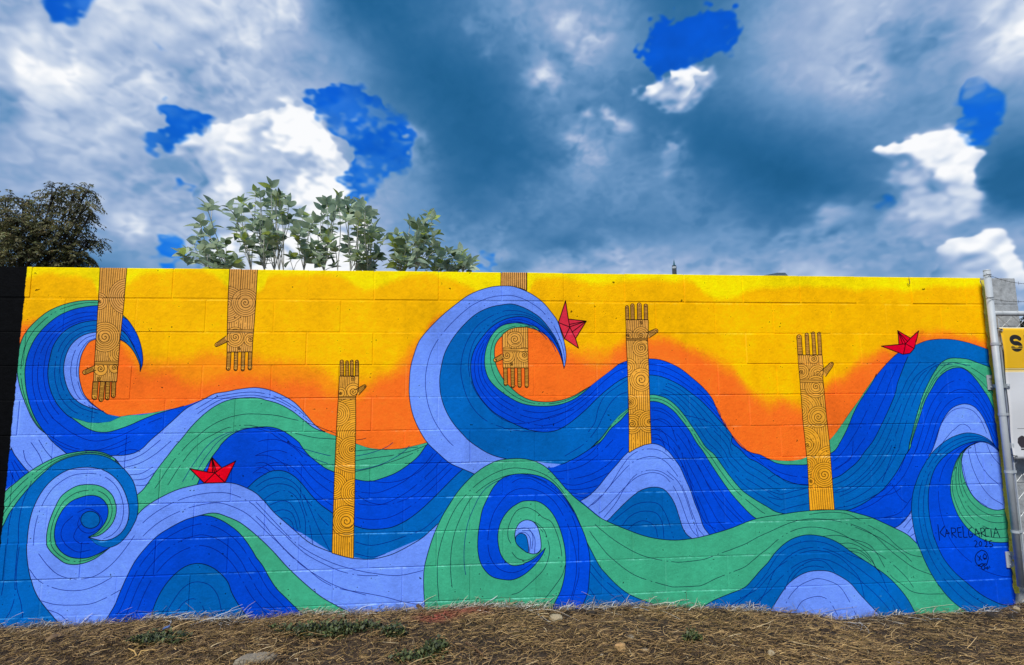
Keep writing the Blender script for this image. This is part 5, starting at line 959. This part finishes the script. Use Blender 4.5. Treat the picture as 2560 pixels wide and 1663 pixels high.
# ======================= straw, weeds and litter on the ground =======================
m_straw = mat('dry_straw', (.3, .22, .12), .75, .15, 30, tint=True)
def field(x, y): return .5+.5*np.sin(x*2.3+1.2*np.sin(y*3+x))*np.sin(y*4.1+x*1.3+1)
def blades(N, x, y, up, Lm, wid, cols, z0=0.004):
    n = len(x); a = nrng.uniform(0, 2*math.pi, n); elv = np.clip(nrng.normal(up, .22, n), -.12, 1.5); Ln = Lm*np.exp(nrng.normal(0, .42, n)); d = np.stack([np.cos(a)*np.cos(elv), np.sin(a)*np.cos(elv), np.sin(elv)], 1)
    s = np.stack([-np.sin(a), np.cos(a), 0*a], 1)*(wid*nrng.uniform(.6, 1.4, n))[:, None]; bend = np.stack([-np.sin(a), np.cos(a), 0*a], 1)*nrng.normal(0, .7, n)[:, None]; droop = nrng.uniform(.05, .5, n)*np.clip(np.sin(elv), 0, 1)
    z = gheight(x, y)+z0+np.abs(nrng.normal(0, .008, n)); p = np.stack([x, y, z], 1); V = []
    for k, f in enumerate((0, .35, .7, 1.0)):
        c = p+d*(Ln*f)[:, None]+bend*(Ln*f*f)[:, None]; c[:, 2] -= droop*Ln*f*f; wk = 1 if k < 3 else .15
        c[:, 1] = np.minimum(c[:, 1], -.006); c[:, 2] = np.maximum(c[:, 2], gheight(c[:, 0], c[:, 1])+.002)
        V += [c-s*wk, c+s*wk+np.array([0, 0, .0012])]
    V = np.stack(V, 1).reshape(-1, 3); base = np.arange(n)[:, None]*8; F = np.concatenate([base+np.array([[2*k, 2*k+1, 2*k+3, 2*k+2]]) for k in range(3)], 0)
    ci = nrng.integers(0, len(cols), n); col = np.array(cols)[ci]*nrng.uniform(.7, 1.25, n)[:, None]
    return V, F, np.repeat(col, 8, 0), n
def collect(parts, name):
    V, F, T_, o = [], [], [], 0
    for v, f, t_, n in parts: V.append(v); F.append(f+o); T_.append(t_); o += len(v)
    ob = big_mesh(name, np.vstack(V), np.vstack(F), m_straw, np.vstack(T_)); ob['kind'] = 'stuff'; return ob
TAN = [srgb(130, 103, 62), srgb(104, 81, 50), srgb(152, 122, 76), srgb(84, 65, 41), srgb(178, 148, 98), srgb(122, 100, 52), srgb(70, 54, 35)]
def scatter(N, x0, x1, y0, y1, dens):
    x = nrng.uniform(x0, x1, N); y = nrng.uniform(y0, y1, N); k = nrng.random(N) < dens(x, y); return x[k], y[k]
dens = lambda x, y: np.clip(1.0-.45*np.clip((x-.9)/.8, 0, 1)*np.clip(1.1-np.abs(y+.22)/.5, 0, 1)-.35*(field(x, y) > .62), .12, 1)
x, y = scatter(120000, -3.7, 4.3, -1.25, -.01, dens); v, f, c, n = blades(0, x, y, .12, .034, .0010, TAN)
# spilled red paint and, at the wall foot, pale overspray tint the straw
for (px_, py_, rr_, st) in ((1092, 1552, .10, .85), (1170, 1532, .14, .6), (1110, 1538, .13, .4)):
    g = gpt(px_, py_); w = np.exp(-(((v[:, 0]-g.x)/rr_)**2+((v[:, 1]-g.y)/(rr_*.6))**2))*st; c = c+(np.array(srgb(150, 62, 54))-c)*w[:, None]
foot = np.exp(-np.abs(v[:, 1])/.035)*.45; c = c+(np.array(srgb(150, 146, 142))-c)*foot[:, None]
A1 = (v, f, c, n)
x, y = scatter(26000, -8, 7, -6, .0, lambda x, y: np.where((x > -3.7) & (x < 4.3) & (y > -1.25), 0, .95)); A2 = blades(0, x, y, .12, .09, .0022, TAN)
x, y = scatter(1400, -3.7, 4.3, -1.25, -.02, dens); A3 = blades(0, x, y, .16, .07, .0014, [srgb(176, 150, 106), srgb(150, 124, 82), srgb(196, 176, 136)])
collect([A1, A2, A3], 'straw')
xx_ = nrng.uniform(-3.6, 3.9, 4200); kk = nrng.random(4200) < np.clip(.25+.75*(np.sin(xx_*3.1)+np.sin(xx_*7.7+1)+.4 > .3), 0, 1)*np.where((xx_ > 1.9) & (xx_ < 3.9), .35, 1); xx_ = xx_[kk]
PALE = [srgb(176, 168, 150), srgb(150, 138, 116), srgb(196, 192, 184), srgb(168, 176, 186), srgb(128, 108, 80)]
B1 = blades(0, xx_, -np.abs(nrng.normal(.012, .018, len(xx_)))-.007, .75, .040, .0011, PALE); x2 = nrng.uniform(-3.4, 2.4, 300)
B2 = blades(0, x2, -np.abs(nrng.normal(.02, .015, len(x2)))-.008, 1.15, .045, .0010, PALE); x3 = nrng.uniform(-3.4, 3.6, 340); B3 = blades(0, x3, -np.abs(nrng.normal(.03, .03, len(x3)))-.01, .06, .10, .0011, PALE)
collect([B1, B2, B3], 'dry_grass_fringe')
m_weed = mat('weed_leaf', (.03, .04, .015), .6, .3, 20, tint=True)
def weed(px_, py_, wx_, wy_, n, seed, label):
    r = np.random.default_rng(seed); g = gpt(px_, py_); rr_ = np.sqrt(r.random(n))*(.75+.35*r.random(n)); qq = r.uniform(0, 6.28, n); X = g.x+rr_*np.cos(qq)*wx_*1.05; Yv = np.minimum(g.y+rr_*np.sin(qq)*wy_, -.01); a = r.uniform(0, 6.28, n); el_ = r.uniform(.1, 1.2, n); ln = r.uniform(.010, .026, n); hgt = np.abs(r.normal(.012, .014, n))*(1.2-np.abs(X-g.x)/wx_*.6)
    P = np.stack([X, Yv, gheight(X, Yv)+hgt], 1); d = np.stack([np.cos(a)*np.cos(el_), np.sin(a)*np.cos(el_), np.sin(el_)], 1)*ln[:, None]; s = np.stack([-np.sin(a), np.cos(a), 0*a], 1)*(ln*.32)[:, None]; up = np.array([0, 0, .003])
    V = np.stack([P, P+d*.5+s+up, P+d, P+d*.5-s+up], 1).reshape(-1, 3); F = np.arange(n)[:, None]*4+np.array([[0, 1, 2, 3]]); cs = np.array([srgb(64, 78, 36), srgb(46, 58, 28), srgb(84, 94, 50), srgb(52, 60, 30)])[r.integers(0, 4, n)]*r.uniform(.7, 1.3, n)[:, None]
    V -= np.array(g); o = big_mesh('weed', V, F, m_weed, np.repeat(cs, 4, 0)); o.location = g; tag(o, label, 'weed', 'low green weeds in the straw')
weed(395, 1612, .15, .07, 900, 1, 'dark green weed clump in the straw at lower left')
weed(815, 1588, .28, .07, 1900, 2, 'wide dark green weed mat, the largest in the straw')
weed(985, 1587, .07, .05, 350, 3, 'small round weed tuft just right of the widest weed mat')
weed(1085, 1630, .07, .06, 420, 4, 'weed tuft at the bottom edge below the red stained straw')
weed(1730, 1602, .05, .04, 220, 5, 'sparse weed sprig on the bare soil right of the tan stone')
weed(1040, 1655, .12, .05, 380, 6, 'low weeds at the bottom edge right of the flat stone')
m_conc = mat('grey_concrete', srgb(128, 120, 104), .9, .22, 30, .8, 80); m_tan = mat('tan_stone', srgb(176, 140, 92), .85, .15, 25, .5, 90); m_pale2 = mat('pale_rubble', srgb(160, 146, 118), .9, .18, 30, .7, 90); m_blk = mat('black_plastic', (.008, .008, .009), .45, .2, 20); m_clod = mat('dark_clod', srgb(44, 36, 26), .95, .3, 30, 1, 80); m_wood = mat('weathered_board', srgb(104, 78, 50), .8, .3, 40, .6); m_chip = mat('yellow_wood_chip', srgb(196, 160, 92), .7, .15, 40); m_blue = mat('blue_plastic', srgb(96, 128, 190), .5, .1, 20); m_leafb = mat('brown_dead_leaf', srgb(120, 96, 66), .8, .2, 30)
def rk(px_, py_, size, m_, seed, label, cat, name='stone', up=.3, group=None):
    g = gpt(px_, py_); o = rock(name, (g.x, g.y, g.z+size[2]*up), size, m_, seed); return tag(o, label, cat, group)
rk(640, 1655, (.10, .06, .03), m_conc, 1, 'flat grey concrete slab half sunk at the bottom edge', 'stone')
rk(1552, 1628, (.042, .032, .030), m_tan, 2, 'smooth tan stone, the brightest of the stones in the straw', 'stone')
rk(1390, 1552, (.045, .03, .03), m_pale2, 3, 'pale broken block piece in the straw under the green swirl', 'rubble')
rk(1480, 1541, (.034, .026, .024), m_clod, 4, 'dark mossy clod right of the pale block piece', 'clod', 'clod')
rk(1576, 1596, (.022, .018, .014), m_conc, 5, 'small grey stone above the tan stone', 'stone'); rk(1612, 1626, (.022, .014, .010), m_conc, 6, 'small flat grey stone right of the tan stone', 'stone')
rk(1928, 1638, (.02, .018, .018), m_pale2, 7, 'small square pale stone at the lower right of the straw', 'stone'); rk(2105, 1577, (.022, .018, .024), m_blk, 8, 'black lump of debris on the soil under the pale blue hill', 'debris', 'debris_lump')
rk(2190, 1575, (.02, .014, .010), m_leafb, 9, 'pair of small brown pebbles right of the black lump', 'pebble', 'pebble'); rk(2541, 1528, (.022, .02, .03), m_pale2, 10, 'pale stone against the wall foot near the gate', 'stone')
rk(1505, 1640, (.012, .01, .009), m_pale2, 11, 'tiny pale pebble left of the tan stone', 'pebble', 'pebble'); rk(1695, 1514, (.024, .014, .016), m_pale2, 12, 'pale chunk lying against the foot of the green wave', 'stone')
rk(1508, 1612, (.012, .01, .008), m_clod, 14, 'brown clod low in the straw left of the tan stone', 'clod', 'clod'); rk(2480, 1545, (.05, .035, .03), m_clod, 15, 'heap of dark earth at the wall foot by the gate', 'clod', 'clod', .1); rk(2530, 1548, (.04, .03, .03), m_clod, 16, 'dark earth clod at the right edge under the gate', 'clod', 'clod', .1)
def slab(name, px_, py_, l, w, h, rz, tilt, m_, label, cat, lift=.006):
    g = gpt(px_, py_); o = MB().box(-l/2, l/2, -w/2, w/2, -h/2, h/2).bevel(name, m_, None, min(w, h)*.22, 2); o.location = (g.x, g.y, g.z+lift); o.rotation_euler = (0, tilt, rz)
    for v in o.data.vertices: v.co.y += .25*w*math.sin(v.co.x/l*4); v.co.z += .4*h*math.sin(v.co.x/l*5+1)
    return tag(o, label, cat)
slab('plastic_bar', 2391, 1577, .075, .022, .014, .05, 0, m_blk, 'black oblong plastic piece lying on the bare soil at right', 'debris', .008)
slab('board_offcut', 1053, 1528, .06, .022, .012, -.4, .7, m_wood, 'broken brown board end leaning at the wall foot', 'board', .02)
slab('wood_chip', 690, 1629, .10, .012, .006, .12, -.05, m_chip, 'yellow splinter of wood lying above the flat slab', 'wood chip')
slab('blue_scrap', 416, 1575, .030, .018, .012, .1, 0, m_blue, 'small pale blue plastic scrap in the straw at left', 'litter', .014); slab('blue_scrap', 2241, 1660, .036, .014, .008, .0, .1, m_blue, 'pale blue scrap at the very bottom edge', 'litter')
slab('black_tab', 2275, 1629, .012, .010, .022, .0, 0, m_blk, 'tiny upright black plastic tab in the straw', 'debris', .012)
def twig(pts_, r, m_, name, label):
    P = [gpt(x, y)+Vector((0, 0, h)) for x, y, h in pts_]; return tag(MB().tube(P, [r*(1-.5*i/len(P)) for i in range(len(P))], 7).obj(name, m_, None, True), label, 'twig')
twig([(1165, 1613, .012), (1190, 1632, .016), (1205, 1642, .012), (1220, 1655, .008)], .007, m_wood, 'twig', 'split brown twig in the middle of the straw')
twig([(320, 1655, .006), (340, 1650, .02), (335, 1640, .022), (320, 1632, .02)], .005, m_chip, 'twig', 'curled pale root by the weed clump at lower left'); twig([(342, 1652, .006), (352, 1640, .022), (378, 1634, .018), (400, 1630, .008)], .004, m_chip, 'twig', 'forked pale root right of the curled one')
twig([(2140, 1606, .006), (2165, 1599, .014), (2178, 1592, .02), (2190, 1588, .012)], .003, m_chip, 'twig', 'thin forked pale twig on the soil at right'); twig([(1255, 1508, .012), (1290, 1501, .03), (1340, 1503, .03), (1412, 1504, .02)], .0024, mat('white_straw', srgb(200, 200, 198), .7), 'twig', 'long white stalk lying along the foot of the green swirl')
def dead_leaf(px_, py_, l, w, rz, label):
    V, F = [], []; n = 8
    for i in range(n+1):
        s_ = i/n; ww = w*math.sin(math.pi*min(1, .06+s_*.9))**.7; V += [((s_-.5)*l, -ww, .012*math.sin(s_*5)+ww*.3), ((s_-.5)*l, 0, .012*math.sin(s_*5)), ((s_-.5)*l, ww, .012*math.sin(s_*5)+ww*.4)]
        if i: k = len(V)-6; F += [(k, k+1, k+4, k+3), (k+1, k+2, k+5, k+4)]
    g = gpt(px_, py_); o = mesh_obj('dead_leaf', V, F, m_leafb, None, True, (g.x, g.y, g.z+.022)); o.rotation_euler = (.5, -.3, rz); o.modifiers.new('thickness', 'SOLIDIFY').thickness = .001; return tag(o, label, 'leaf')
dead_leaf(134, 1605, .08, .012, 1.1, 'long curled brown dead leaf in the straw at far left')
dead_leaf(1075, 1550, .055, .010, 2.2, 'pale curled dead leaf beside the red stained straw')
